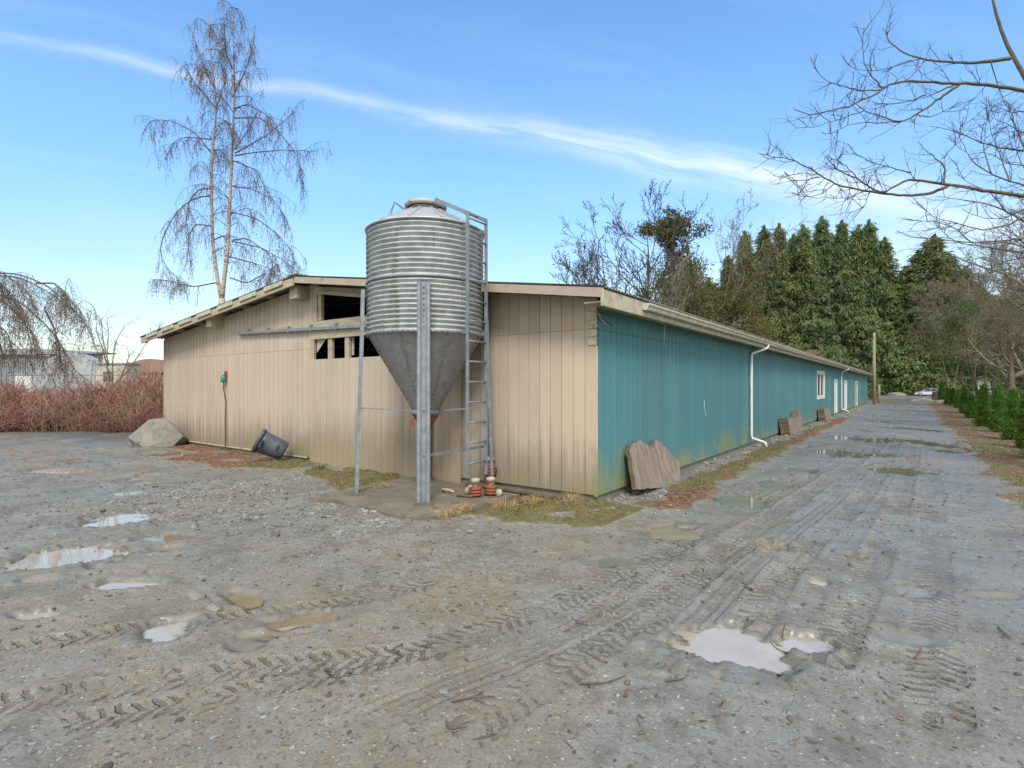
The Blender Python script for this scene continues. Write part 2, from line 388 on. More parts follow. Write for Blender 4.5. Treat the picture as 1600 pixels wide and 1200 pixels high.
TRK = []       # (polyline of photo pixels, half width, amplitude, tread pitch, kind)
def z8(*p): return [(1000 + a / 2.448, 640 + b / 2.448) for a, b in p]
def z6(*p): return [(a / 2.554, 660 + b / 2.554) for a, b in p]
def z7(*p): return [(500 + a / 2.909, 740 + b / 2.909) for a, b in p]
TRK += [(z8((-160, 900), (0, 770), (250, 590), (480, 420), (650, 310), (800, 215), (905, 150), (960, 100)), .15, .042, .15, 0),
        (z8((-200, 800), (-20, 640), (200, 505), (420, 380), (600, 290), (740, 210)), .11, .030, .13, 0),
        (z8((440, 820), (540, 640), (680, 480), (800, 385), (880, 300), (930, 220), (980, 130)), .14, .046, .155, 0),
        (z8((720, 960), (850, 690), (925, 520), (980, 400), (1010, 290), (1040, 200), (1060, 110)), .14, .046, .155, 0),
        (z8((60, 960), (300, 720), (430, 590), (600, 440), (760, 320)), .13, .034, .4, 1),
        (z8((0, 860), (200, 670), (380, 540), (560, 420)), .12, .038, .15, 0),
        (z8((1150, 1180), (1120, 900), (1120, 650), (1120, 400), (1120, 250)), .14, .024, .15, 0),
        (z6((-80, 915), (300, 860), (600, 815), (860, 790), (1100, 750), (1379, 715), (1700, 640)), .12, .040, .16, 0),
        (z6((-80, 1140), (300, 1085), (600, 1040), (900, 990), (1379, 950), (1800, 900)), .13, .040, .16, 0),
        (z6((0, 1230), (500, 1180), (900, 1090), (1379, 1010)), .10, .026, .15, 0),
        (z7((-100, 920), (300, 850), (700, 720), (1100, 580), (1350, 460), (1650, 330)), .13, .024, .15, 0),
        (z7((300, 1090), (700, 900), (1100, 740), (1400, 600), (1650, 460)), .14, .034, .4, 1),
        (z7((700, 1135), (1000, 960), (1280, 780), (1500, 610), (1700, 500)), .14, .040, .15, 0)]
TRK = [(a, b, c * (.85 if k < 7 else .5), d * .58, e) for k, (a, b, c, d, e) in enumerate(TRK)]
H0 = .05 * fbm(X, Y, .22, 3, 3) * near + .030 * fbm(X, Y, 1.1, 2, 11) * near
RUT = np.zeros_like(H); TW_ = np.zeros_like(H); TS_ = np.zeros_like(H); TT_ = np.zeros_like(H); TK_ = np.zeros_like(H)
for k, (pl, hw, amp, pitch, kind) in enumerate(TRK):
    q = np.array([G(*p)[:2] for p in pl]); seg = np.linalg.norm(np.diff(q, axis=0), axis=1); cum = np.r_[0, np.cumsum(seg)]
    n = int(cum[-1] / .06) + 2; ss = np.linspace(0, cum[-1], n)
    q = np.stack([np.interp(ss, cum, q[:, 0]), np.interp(ss, cum, q[:, 1])], 1)
    for _ in range(30): q[1:-1] = (q[:-2] + 2 * q[1:-1] + q[2:]) / 4
    best = np.full(H.shape, 9.0); S = np.zeros_like(H); T = np.zeros_like(H)
    for i in range(n - 1):
        a, b = q[i], q[i + 1]; d = b - a; L = np.linalg.norm(d) + 1e-9; d = d / L; m_ = hw * 1.5 + .05
        i0, i1 = np.searchsorted(gx, [min(a[0], b[0]) - m_, max(a[0], b[0]) + m_]); j0, j1 = np.searchsorted(gy, [min(a[1], b[1]) - m_, max(a[1], b[1]) + m_])
        if i1 <= i0 or j1 <= j0: continue
        x = X[i0:i1, j0:j1] - a[0]; y_ = Y[i0:i1, j0:j1] - a[1]
        s = np.clip(x * d[0] + y_ * d[1], 0, L); t = -x * d[1] + y_ * d[0]; dist = np.hypot(x - s * d[0], y_ - s * d[1])
        B = best[i0:i1, j0:j1]; up = dist < B
        B[up] = dist[up]; S[i0:i1, j0:j1][up] = (ss[i] + s)[up]; T[i0:i1, j0:j1][up] = t[up]
    w = 1 - sstep(best, hw * .85, hw * 1.15)
    fade = sstep(fbm(X, Y, 1.3, 3, 50 + k), -.5, .0) * .85 + .15
    H = H * (1 - .7 * w * fade) + H0 * .7 * w * fade
    if kind == 0:
        ph = S / pitch + np.abs(T) / hw * .75 + .5 * (T > 0) + .45 * fbm(X, Y, 3.0, 2, 70 + k)
        pat = (np.clip(np.sin(ph * 2 * np.pi) * 4 + .8 + 2.5 * fbm(X, Y, 9.0, 2, 75 + k), -1, 1)) * sstep(np.abs(T), hw * .08, hw * .2)
        H += w * fade * amp * .16 * pat
    else:
        H += w * fade * amp * .25 * np.sin(T / hw * 9 + fbm(S, T, 1.0, 2, 80))
    berm = np.exp(-((best - hw * 1.15) / (.035)) ** 2)
    H += -amp * .28 * w * fade + berm * amp * .22 * fade
    RUT = np.maximum(RUT, w * fade)
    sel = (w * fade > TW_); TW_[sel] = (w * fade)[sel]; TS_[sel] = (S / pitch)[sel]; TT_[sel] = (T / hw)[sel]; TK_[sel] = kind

PUD = [ # px, py, rx, ry, tilt(deg in ground), depth, tone: 0 milky, 1 brown, 2 olive
 (192, 807, 48, 15, 0, .06, 0), (272, 839, 50, 8, 0, .05, 1), (258, 857, 24, 6, 0, .05, 1), (98, 868, 84, 20, 0, .10, 0), (196, 909, 46, 8, 0, .05, 0),
 (65, 958, 35, 9, 0, .06, 0), (262, 982, 46, 20, 25, .05, 0), (380, 931, 46, 8, -35, .05, 1), (482, 964, 72, 12, 20, .05, 1), (70, 719, 66, 5, 0, .05, 0), (95, 735, 70, 5, 0, .05, 0),
 (228, 745, 24, 8, 10, .04, 0), (165, 700, 30, 3, 0, .04, 0),
 (1052, 831, 54, 15, 0, .06, 1), (962, 877, 48, 9, 0, .04, 2), (1138, 1012, 86, 38, 0, .08, 0), (1262, 1008, 40, 14, 0, .045, 0), (1204, 852, 26, 9, 0, .06, 1),
 (1158, 777, 46, 12, 0, .06, 2), (1210, 754, 36, 8, 0, .06, 2), (1253, 734, 27, 6, 0, .05, 2), (1404, 733, 46, 8, 0, .07, 2), (1312, 707, 42, 9, 0, .08, 2),
 (1378, 710, 34, 5, 0, .06, 2), (1450, 693, 36, 11, 0, .09, 2), (1392, 688, 20, 6, 0, .07, 2), (1340, 686, 38, 7, 0, .08, 2), (1437, 670, 26, 5, 0, .09, 2), (1369, 649, 15, 3.2, 0, .1, 2), (1367, 657, 15, 3.2, 0, .1, 2),
 (1428, 645, 14, 2.2, 0, .1, 2), (1425, 922, 36, 10, 0, .022, 0), (1408, 1000, 50, 14, 0, .022, 0), (1274, 912, 16, 5, 0, .04, 0), (1560, 935, 30, 5, 0, .022, 0), (388, 1002, 30, 14, 30, .035, 1),
 (1400, 668, 22, 3.5, 0, .09, 2), (1345, 672, 18, 3, 0, .09, 2), (1480, 706, 26, 4, 0, .06, 2), (1330, 868, 16, 6, 0, .035, 1), (1412, 657, 18, 2.4, 0, .1, 2), (1395, 640, 14, 1.8, 0, .12, 2), (1420, 636, 16, 1.6, 0, .12, 2), (210, 770, 40, 5, 0, .035, 0), (130, 722, 40, 4, 0, .04, 0), (60, 905, 30, 5, 0, .035, 0), (455, 985, 40, 6, 15, .03, 0)]
POOL = []; PW = np.zeros_like(H)
wx = .5 * fbm(X, Y, 1.7, 3, 91); wy = .5 * fbm(X, Y, 1.7, 3, 95)
fine = .55 * fbm(X, Y, 5, 5, 97, .7)
for k, (px, py, rx, ry, tl, dp, tone) in enumerate(PUD):
    c = G(px, py); dep = CAMZ * F / (py - HOR); lat = (px - 800) / F * dep
    a = rx * dep / F; b = max(.5 * (CAMZ * F / (py - ry - HOR) - CAMZ * F / (py + ry - HOR)), .08)
    sc = min(a, b); wsc = min(1.0, .9 * sc)
    l = (LAT - lat) + wx * wsc * .6; d_ = (DEP - dep) + wy * wsc * .6; t = R(tl); l2 = l * math.cos(t) + d_ * math.sin(t); d2 = -l * math.sin(t) + d_ * math.cos(t)
    e = np.sqrt((l2 / a) ** 2 + (d2 / b) ** 2) + fine
    ring = e < 1.35
    base = float(np.median(H[ring])) if ring.sum() > 5 else 0
    w = 1 - sstep(e, .62, 1.22)
    H = H * (1 - .75 * w) + base * .75 * w - dp * w
    H += (.012 * sstep(e, 1.0, 1.25) * (1 - sstep(e, 1.3, 1.8)))
    PW = np.maximum(PW, 1 - sstep(e, .95, 1.7))
    POOL.append((c, lat, dep, a, b, t, base - min(dp * .42, .03), tone))

# masks of what lies on the ground
vx = X - CX; vy = Y - CY
side = sstep(vx, -.3, 0) * (Y > CY - 2.2)                       # the verge beside the teal wall
nzm = fbm(X, Y, 1.6, 4, 120); nzb = fbm(X, Y, .7, 3, 130)
ver = (1 - sstep(vx + .35 * nzm, .85, 1.25)) * sstep(vx, -.05, .05) * sstep(Y, CY - .1, CY + .4) * (Y < CY + 62)
moss = ver * sstep(vx + .3 * nzm, .38, .6) * sstep(nzm + .25 * np.sin(Y * .55 + .8), -.12, .12) * (1 - .95 * sstep(Y, 27, 31))
litter = ver * (1 - moss) * sstep(vx + .3 * nzm, .42, .58) * (1 - sstep(Y, 32, 36))
dG = CY - Y                                                      # distance in front of the gable
gab = (X > CX - BW - .5) & (X < CX + .7)
edge = 1.25 + .35 * np.sin(X * .8) + .5 * nzm
front = np.where(gab, (1 - sstep(dG, edge, edge + .35)) * sstep(dG, -.1, .0), 0)
uu = CX - X
litter = np.maximum(litter, front * sstep(uu + nzm, 7.0, 8.2) * (1 - sstep(uu, 13, 14.5)) * sstep(nzm, -.35, .0))
moss = np.maximum(moss, front * (1 - sstep(uu + nzm, 7.6, 8.6)) * sstep(nzm + .15, -.1, .2))
# green and yellow patch wrapping the silo pad and the corner
cg = G(800, 800); apron = 1 - sstep(np.hypot((LAT + .05) / 1.65, (DEP - 7.62 - .12 * LAT) / .40) + .6 * nzm, .75, 1.1)
litter = np.maximum(litter, apron * sstep(nzm, .02, .12)); moss = np.maximum(moss, apron * .95 * (1 - litter))
gp = G(575, 757); gpatch = 1 - sstep(np.hypot(X - gp[0], Y - gp[1]) / .75 + .5 * nzm, .7, 1.1); moss = np.maximum(moss, gpatch)
gp2 = G(545, 772); gpatch = 1 - sstep(np.hypot(X - gp2[0], Y - gp2[1]) / .5 + .5 * nzm, .7, 1.1); moss = np.maximum(moss, gpatch * .8)
rv = sstep(X + .5 * nzm, .95, 1.45) * (Y > 3) * (Y < 75)       # the right-hand verge
rl = rv * sstep(nzm + .25 * nzb - .06, -.1, .1)
moss = np.maximum(moss, rv * (1 - rl) * .9); litter = np.maximum(litter, rl)
far = sstep(np.maximum.reduce([X - 4.5, -(X + 32), Y - 74, -(Y + 30)]), 0, 3)
moss = np.maximum(moss, far * .9)
crossroad = (np.abs(Y - 104) < 18) & (X > -45)
moss = np.where(crossroad, 0, moss); litter = np.where(crossroad, 0, litter)
gravel = np.maximum(ver * (1 - moss) * (1 - litter), 0)
gc = G(500, 800); gravel = np.maximum(gravel, (1 - sstep(np.hypot((LAT - (-3.2)) / 3.6, (DEP - 8.3) / 1.9) + .5 * nzb, .6, 1.25)) * .9 * (1 - moss) * (1 - litter))
lane = sstep(X, -2.9, -2.2) * (1 - sstep(X, 1.0, 1.5)) * sstep(Y, 2, 7)
wet = np.clip(np.maximum(PW, lane * (.8 + 1.4 * nzb)) + .35 * sstep(nzb, .05, .3), 0, 1) * (1 - moss) * (1 - litter)
brown = np.clip(sstep(fbm(X, Y, .6, 4, 140), .05, .45) * .7 + RUT * .12, 0, 1)
for cpx in ((885, 850), (970, 820), (740, 930), (60, 700)):
    c = G(*cpx); brown = np.maximum(brown, .8 * (1 - sstep(np.hypot(X - c[0], Y - c[1]) + .5 * nzm, .2, .9)))
# soft edges of the verges stand a little proud
H += .03 * moss * near + .025 * litter * near + .02 * gravel * (.5 + fbm(X, Y, 14, 2, 150)) * near
back = sstep(-(X + 19.5) + .8 * nzb + 0 * Y, 0, 1.2) * 0
# level ground beneath pad and barn
SC_DEP, SC_LAT = 8.84, -1.405
pc = LD(SC_LAT, SC_DEP)
pad_m = 1 - sstep(np.maximum(np.abs(X - pc[0] - .1), np.abs(Y - pc[1] + .1)), 1.25, 1.5)
H = np.where(Y < CY + .2, H * (1 - pad_m) - .03 * pad_m, H)
inb = (X < CX - .1) & (X > CX - BW + .1) & (Y > CY + .1) & (Y < CY + BL - .1)
H = np.where(inb, -.06, H)
# shallow bank at the far left edge of the yard
bank = sstep(-X - 17.5 + .35 * fbm(X, Y, .5, 2, 160) * 3, 0, 1.6) * sstep(X, -60, -40)
H += .10 * bank + .05 * np.exp(-((-X - 17.3) / .5) ** 2) * (fbm(X, Y, 1.5, 3, 161) + .5)

def hat(x, y):
    x = np.asarray(x, float); y = np.asarray(y, float)
    i = np.clip(np.searchsorted(gx, x) - 1, 0, len(gx) - 2); j = np.clip(np.searchsorted(gy, y) - 1, 0, len(gy) - 2)
    fx = (x - gx[i]) / (gx[i + 1] - gx[i]); fy = (y - gy[j]) / (gy[j + 1] - gy[j])
    return (H[i, j] * (1 - fx) + H[i + 1, j] * fx) * (1 - fy) + (H[i, j + 1] * (1 - fx) + H[i + 1, j + 1] * fx) * fy
def mat_at(A, x, y):
    i = np.clip(np.searchsorted(gx, x), 0, len(gx) - 1); j = np.clip(np.searchsorted(gy, y), 0, len(gy) - 1); return A[i, j]

def ground_mat():
    m = bpy.data.materials.new('wet_gravel_mud'); m.use_nodes = True; N = NT(m.node_tree)
    P0 = N('ShaderNodeNewGeometry').outputs['Position']
    at = lambda n: N('ShaderNodeAttribute', attribute_name=n).outputs['Fac']
    moss, lit, grv, wet, brn = at('moss'), at('litter'), at('gravel'), at('wet'), at('brown')
    n1 = N.noise(P0, .9, 6, .6); n2 = N.noise(P0, 9, 6, .65); n3 = N.noise(P0, 60, 4, .6)
    mud = N.mix(N.ramp(n1, .3, .7), (.178, .172, .150), (.242, .237, .212))
    mud = N.mix(N.ramp(n2, .42, .66, 0, .55), mud, (.155, .148, .125))
    mud = N.mix(N.m('MULTIPLY', N.ramp(N.noise(P0, 2.3, 6, .7), .47, .62), .65), mud, (.12, .108, .085))
    mud = N.mix(N.ramp(n2, .40, .30, 0, .5), mud, (.36, .35, .31))
    mud = N.mix(N.m('MULTIPLY', brn, N.ramp(n2, .3, .65, .25, .8)), mud, (.235, .178, .110))
    mud = N('ShaderNodeHueSaturation', i={'Color': mud, 'Value': N.ramp(n3, .3, .7, .82, 1.18)}).outputs[0]
    vor = N('ShaderNodeTexVoronoi', feature='F1', i={'Vector': P0, 'Scale': 34.0, 'Randomness': 1.0})
    vs = vor.outputs['Distance']; vc = N('ShaderNodeSeparateColor', i={0: vor.outputs['Color']}).outputs[0]
    pick = N.m('MULTIPLY', N.ramp(vs, .42, .30), N.ramp(N.m('ADD', vc, N.m('MULTIPLY', grv, .6)), .90, .95))
    stc = N.mix(vc, (.10, .10, .10), (.36, .355, .33))
    stc = N.mix(N.ramp(N('ShaderNodeSeparateColor', i={0: vor.outputs['Color']}).outputs[1], .8, .9), stc, (.40, .39, .36))
    col = N.mix(N.m('MULTIPLY', pick, .8), mud, stc)
    dark = N.ramp(N.noise(N.map(P0, (1, 1, 1), (9, 3, 0)), 26, 4, .7), .565, .64, 0, .7)
    col = N.mix(dark, col, (.075, .065, .055))
    col = N.mix(N.m('MULTIPLY', N.m('MAXIMUM', N.m('MULTIPLY', wet, .35), N.m('MULTIPLY', at('pud'), .8)), 1.0), col, N.mix(n1, (.135, .128, .105), (.18, .17, .14)))
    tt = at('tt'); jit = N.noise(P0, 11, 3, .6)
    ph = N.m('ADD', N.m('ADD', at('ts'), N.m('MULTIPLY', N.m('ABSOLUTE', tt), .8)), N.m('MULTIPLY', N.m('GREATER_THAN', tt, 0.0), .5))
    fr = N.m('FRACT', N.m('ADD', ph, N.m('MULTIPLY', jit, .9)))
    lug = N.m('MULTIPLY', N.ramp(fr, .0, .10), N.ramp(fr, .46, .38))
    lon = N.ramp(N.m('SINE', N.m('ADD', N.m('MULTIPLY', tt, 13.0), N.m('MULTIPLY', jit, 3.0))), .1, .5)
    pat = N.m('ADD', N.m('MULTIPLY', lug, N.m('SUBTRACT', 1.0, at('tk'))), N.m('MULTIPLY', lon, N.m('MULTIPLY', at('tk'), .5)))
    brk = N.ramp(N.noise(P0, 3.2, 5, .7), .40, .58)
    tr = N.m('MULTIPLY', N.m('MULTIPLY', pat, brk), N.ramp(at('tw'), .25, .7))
    col = N.mix(N.m('MULTIPLY', tr, .62), col, (.085, .075, .056))  # recess shade and dark wet mud both painted into the tread grooves
    l1 = N.mix(N.ramp(n2, .35, .65), (.115, .060, .036), (.24, .145, .09)); l1 = N.mix(N.ramp(n3, .5, .65), l1, (.06, .035, .025))
    col = N.mix(N.ramp(N.m('ADD', lit, N.m('MULTIPLY', N.m('SUBTRACT', n2, .5), 1.2)), .3, .6), col, l1)
    g1 = N.mix(N.ramp(n2, .35, .65), (.075, .085, .03), (.155, .14, .06)); g1 = N.mix(N.ramp(n3, .5, .7), g1, (.20, .13, .065)); g1 = N.mix(N.ramp(N.noise(P0, 3.5, 4, .6), .5, .62, 0, .75), g1, (.11, .075, .045))
    col = N.mix(N.ramp(N.m('ADD', moss, N.m('MULTIPLY', N.m('SUBTRACT', n2, .5), 1.3)), .3, .65), col, g1)
    rough = N.m('SUBTRACT', .72, N.m('MULTIPLY', wet, N.ramp(n2, .66, .36, .26, .50)), clamp=True)
    rough = N.m('MULTIPLY', rough, N.ramp(at('pud'), .3, .9, 1.0, .72))
    rough = N.m('ADD', rough, N.m('MULTIPLY', N.m('MAXIMUM', moss, lit), .3), clamp=True)
    rough = N.m('MAXIMUM', rough, .36)
    h = N.m('ADD', N.m('MULTIPLY', n2, N.ramp(at('rgh'), 0, 1, .22, .55)), N.m('MULTIPLY', n3, N.ramp(at('rgh'), 0, 1, .12, .24)))
    h = N.m('SUBTRACT', h, N.m('MULTIPLY', tr, .75))
    h = N.m('ADD', h, N.m('MULTIPLY', N.m('MULTIPLY', pick, N.ramp(vs, .45, .1)), .45))
    bp = N('ShaderNodeBump', i={'Strength': N.m('SUBTRACT', 1.0, N.m('MULTIPLY', wet, .6)), 'Distance': .020, 'Height': h})
    b = N('ShaderNodeBsdfPrincipled', i={'Base Color': col, 'Roughness': rough, 'Normal': bp.outputs[0], 'Specular IOR Level': N.m('ADD', .3, N.m('MULTIPLY', wet, .35))})
    N('ShaderNodeOutputMaterial', i={0: b.outputs[0]}); return m
gb = Buf(); nx_, ny_ = X.shape
I, J = np.meshgrid(np.arange(nx_ - 1), np.arange(ny_ - 1), indexing='ij')
gb.add(np.stack([X, Y, H], -1).reshape(-1, 3), np.stack([I * ny_ + J, (I + 1) * ny_ + J, (I + 1) * ny_ + J + 1, I * ny_ + J + 1], -1).reshape(-1, 4))
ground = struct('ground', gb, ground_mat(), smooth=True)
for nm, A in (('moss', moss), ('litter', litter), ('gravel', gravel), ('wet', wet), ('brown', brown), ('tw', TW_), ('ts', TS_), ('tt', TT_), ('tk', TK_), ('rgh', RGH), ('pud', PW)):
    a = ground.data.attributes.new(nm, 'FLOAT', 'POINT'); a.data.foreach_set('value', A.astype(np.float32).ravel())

def water_mat(name, c1, c2):
    m = bpy.data.materials.new(name); m.use_nodes = True; N = NT(m.node_tree)
    P0 = N('ShaderNodeNewGeometry').outputs['Position']
    col = N.mix(N.ramp(N.noise(P0, 2.5, 5, .6), .3, .7), c1, c2)
    bp = N('ShaderNodeBump', i={'Strength': .15, 'Distance': .002, 'Height': N.noise(P0, 6, 2, .5)})
    b = N('ShaderNodeBsdfPrincipled', i={'Base Color': col, 'Roughness': .03, 'IOR': 1.45, 'Specular IOR Level': .75, 'Normal': bp.outputs[0]})
    dp = N('ShaderNodeAttribute', attribute_name='depth').outputs['Fac']
    mx = N('ShaderNodeMixShader', i={0: N.ramp(dp, .0, .03, .0, 1.0), 1: N('ShaderNodeBsdfTransparent').outputs[0], 2: b.outputs[0]})
    N('ShaderNodeOutputMaterial', i={0: mx.outputs[0]}); return m
WM = [water_mat('milky_puddle_water', (.33, .295, .24), (.40, .36, .30)), water_mat('brown_puddle_water', (.22, .17, .10), (.28, .22, .14)), water_mat('olive_puddle_water', (.16, .15, .10), (.20, .185, .13))]
for c, lat, dep, a, b, t, z, tone in POOL:
    nr, nt = 16, 48; th = np.linspace(0, 2 * np.pi, nt, endpoint=False); rr = (np.arange(1, nr + 1) / nr)[:, None]
    l = 1.3 * a * np.cos(th) * rr; d = 1.3 * b * np.sin(th) * rr
    l2 = (l * math.cos(t) - d * math.sin(t)).ravel() + lat; d2 = (l * math.sin(t) + d * math.cos(t)).ravel() + dep
    v = np.stack([l2 * ca - d2 * sa, l2 * sa + d2 * ca, np.full(len(l2), z)], 1); cc = LD(lat, dep, z); v = np.concatenate([v, cc[None]])
    i, j = np.meshgrid(np.arange(nr - 1), np.arange(nt), indexing='ij'); j2 = (j + 1) % nt
    pb = Buf(); pb.add(v, np.stack([i * nt + j, i * nt + j2, (i + 1) * nt + j2, (i + 1) * nt + j], -1).reshape(-1, 4), [[(k + 1) % nt, k, nr * nt] for k in range(nt)])
    o = struct('puddle', pb, WM[tone], smooth=True); at_ = o.data.attributes.new('depth', 'FLOAT', 'POINT'); at_.data.foreach_set('value', (z - hat(v[:, 0], v[:, 1])).astype(np.float32))

m_asph = M_('wet_asphalt', (.13, .13, .135), (.18, .18, .18), 1, .5, .002, 60)
rb = Buf(); rb.box((-60, 86, -.2), (90, 122, .02)); struct('road', rb, m_asph)

# ------------------------------------------------------------------ the barn
barn = thing('barn', 'long low barn with tan gable end, teal side wall and shallow metal roof', 'barn', (CX, CY, 0))
def gp3(u, z, off=0.0): return np.array([CX - u, CY - off, z])
def strips(buf, u0, u1, zlo, zhi, openings, pitch=.203, proud=.012, phase=0.0, gap=.012, base_off=0.0, topf=None, seams=()):
    cuts = sorted(set([u0, u1] + [x for o in openings for x in o[:2] if u0 < x < u1] + list(np.arange(u0 + phase, u1, pitch))))
    grooves = set(np.round(np.arange(u0 + phase, u1, pitch), 4))
    for a, b in zip(cuts[:-1], cuts[1:]):
        if b - a < .004: continue
        mid = (a + b) / 2; segs = [(zlo, None)]
        ops = sorted([(o[2], o[3]) for o in openings if o[0] < mid < o[1]])
        lo = zlo; iv = []
        for c, d in ops:
            iv.append((lo, c)); lo = d
        if lo < 90: iv.append((lo, None))
        iv2 = []
        for c, d in iv:
            pts = [c] + [s for s in seams if s > c + .05 and (d is None or s < d - .05)] + [d]
            iv2 += [(p + (.004 if k else 0), q_ if k == len(pts) - 2 else q_ - .004) for k, (p, q_) in enumerate(zip(pts[:-1], pts[1:]))]
        ga = gap / 2 if round(a, 4) in grooves else 0; gb_ = gap / 2 if round(b, 4) in grooves else 0
        for c, d in iv2:
            ta = d if d is not None else topf(a); tb_ = d if d is not None else topf(b)
            if min(ta, tb_) - c < .02: continue
            buf.q_strip(a + ga, b - gb_, c, ta, tb_, base_off + proud, base_off)
        for c, d in iv:
            ta = d if d is not None else topf(a); tb_ = d if d is not None else topf(b)
            if min(ta, tb_) - c < .02: continue
            buf.q_strip(a, b, c, ta, tb_, base_off, base_off - .03)
def q_strip(s, a, b, c, ta, tb_, f, k):
    v = [s.fr(a, c, f), s.fr(b, c, f), s.fr(b, tb_, f), s.fr(a, ta, f), s.fr(a, c, k), s.fr(b, c, k), s.fr(b, tb_, k), s.fr(a, ta, k)]
    s.add(v, [[0, 3, 2, 1], [4, 5, 6, 7], [0, 1, 5, 4], [1, 2, 6, 5], [2, 3, 7, 6], [3, 0, 4, 7]])
Buf.q_strip = q_strip
Buf.fr = staticmethod(lambda u, z, o: np.array([CX - u, CY - o, z]))
uo1, zo1 = GW(497, 502); uo0 = GW(600, 500)[0]
ul1, zl0 = GW(492, 562); ul0 = GW(612, 562)[0]; zl1 = GW(492, 531)[1]
UD0, UD1 = GW(722, 600)[0], GW(487, 600)[0]
OPEN_G = [(uo0, uo1, zo1, 99), (ul0, ul1, zl0, zl1)]
g = Buf(); strips(g, 0, BW, ZB, 0, [(o[0], o[1], o[2], o[3]) for o in OPEN_G], topf=lambda u: roofz(u) - .10, seams=(2.55,))
gw = obj('gable_wall', g, m_pink, barn)
TWO = []      # openings in the teal wall: v0, v1, z0, z1
wv0, wz1 = TW(1276.5, 583); wv1, _ = TW(1287.5, 583); wz0 = 1.17
wz1 = 2.38
D1 = (TW(1303.5, 600)[0], TW(1307, 600)[0]); D2 = (TW(1319, 600)[0], TW(1322.3, 600)[0]); D3 = (TW(1336, 600)[0], TW(1339, 600)[0])
TWO = [(wv0, wv1, wz0, wz1), (*D1, ZB, 2.02), (*D2, ZB, 2.02), (*D3, ZB, 2.05)]
tb_ = Buf(); tb_.fr = lambda v, z, o: np.array([CX + o, CY + v, z])
strips(tb_, 0, BL, ZB, 0, TWO, topf=lambda u: 2.97, seams=(2.54,))
o = obj('side_wall', tb_, m_teal, barn)
# far walls, floor slab skirt
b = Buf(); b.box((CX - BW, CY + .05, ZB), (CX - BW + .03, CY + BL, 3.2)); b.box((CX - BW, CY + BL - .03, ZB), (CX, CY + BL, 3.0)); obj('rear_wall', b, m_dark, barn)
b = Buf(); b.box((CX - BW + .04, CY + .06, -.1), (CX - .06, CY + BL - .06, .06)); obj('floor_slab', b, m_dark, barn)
b = Buf(); b.box((CX - BW + .02, CY + .03, -.15), (CX - .02, CY + .2, ZB - .002)); b.box((CX - .2, CY + .2, -.15), (CX - .03, CY + BL - .02, ZB - .002)); obj('foundation', b, m_conc, barn)
# roof: corrugated sheets
def roof_sheet(u0, u1, name):
    n = int((BL + .9) / .095) * 6; yy = np.linspace(CY - .5, CY + BL + .4, n); wv = .013 * np.cos(np.arange(n) * 2 * np.pi / 6)
    us = [u0, u1]; V = []
    for off in (0, -.006):
        for u in us: V.append(np.stack([np.full(n, CX - u), yy, roofz(u) + wv + off + .012], -1))
    V = np.concatenate(V); i = np.arange(n - 1); q = []
    q.append(np.stack([i, i + 1, n + i + 1, n + i], -1)); q.append(np.stack([2 * n + i, 3 * n + i, 3 * n + i + 1, 2 * n + i + 1], -1))
    q.append(np.stack([i, 2 * n + i, 2 * n + i + 1, i + 1], -1)); q.append(np.stack([n + i, n + i + 1, 3 * n + i + 1, 3 * n + i], -1))
    bb = Buf(); bb.add(V, np.concatenate(q)); return obj(name, bb, m_roof, barn, smooth=True)
roof_sheet(-.36, UR, 'roof'); roof_sheet(UR, BW + .55, 'roof')
b = Buf(); b.beam((CX - UR, CY - .52, ZR + .035), (CX - UR, CY + BL + .4, ZR + .035), .30, .03); obj('ridge_cap', b, m_roof, barn)
# barge boards
def barge(u0, u1, dz, h, y0, th, mat, nm='barge_board'):
    bb = Buf(); a = (CX - u0, CY - y0, roofz(u0 + 1e-6) + dz); c = (CX - u1, CY - y0, roofz(u1 - 1e-6) + dz)
    bb.beam(a, c, th, h); x = obj(nm, bb, mat, barn); bevel(x, .004); return x
barge(-.33, UR - .05, -.075, .13, .48, .035, m_woodpink)
barge(UR + .02, BW + .5, -.105, .17, .46, .04, m_wood)
us = np.linspace(UR + .35, BW + .35, 8)
for a, c in zip(us[:-1], us[1:]): barge(a + .05, c - .32, -.055, .10, .50, .035, m_fascia)
# purlins beneath the sheets, their ends out at the gable
for u in list(np.linspace(.4, UR - .3, 6)) + list(np.linspace(UR + .4, BW - .1, 7)):
    bb = Buf(); z = roofz(u) - .055; bb.box((CX - u - .045, CY - .455, z - .045), (CX - u + .045, CY + BL + .2, z + .05)); obj('purlin', bb, m_wood, barn)
# beam ends below the left slope
for px, py in ((346, 504), (479, 460)):
    u, z = GW(px, py); bb = Buf(); bb.box((CX - u - .14, CY - .34, z - .14), (CX - u + .14, CY - .0125, z + .15)); x = obj('beam_end', bb, m_wood if px > 400 else m_fascia, barn); bevel(x, .006)
# soffit, fascia and gutter along the teal side
b = Buf(); b.box((CX + .013, CY - .44, 2.86), (CX + .30, CY + BL + .3, 2.885)); obj('soffit', b, m_wood, barn)
b = Buf(); b.box((CX + .30, CY - .497, 2.80), (CX + .34, CY + BL + .38, 3.03)); x = obj('fascia', b, m_fascia, barn); bevel(x, .004)
v0 = .85; prof = [(.342, 2.99), (.342, 2.90), (.40, 2.885), (.425, 2.90), (.435, 2.945), (.458, 2.965), (.462, 2.995), (.450, 2.995), (.445, 2.972), (.425, 2.955), (.41, 2.905), (.355, 2.915), (.350, 2.99)]
b = Buf(); pts = [(CX + x, 0, z) for x, z in prof]
yb = [CY + v0, CY + BL + .35]; V = [(p[0], y_, p[2]) for y_ in yb for p in pts]; n = len(pts)
b.add(V, [[i, (i + 1) % n, n + (i + 1) % n, n + i] for i in range(n)])
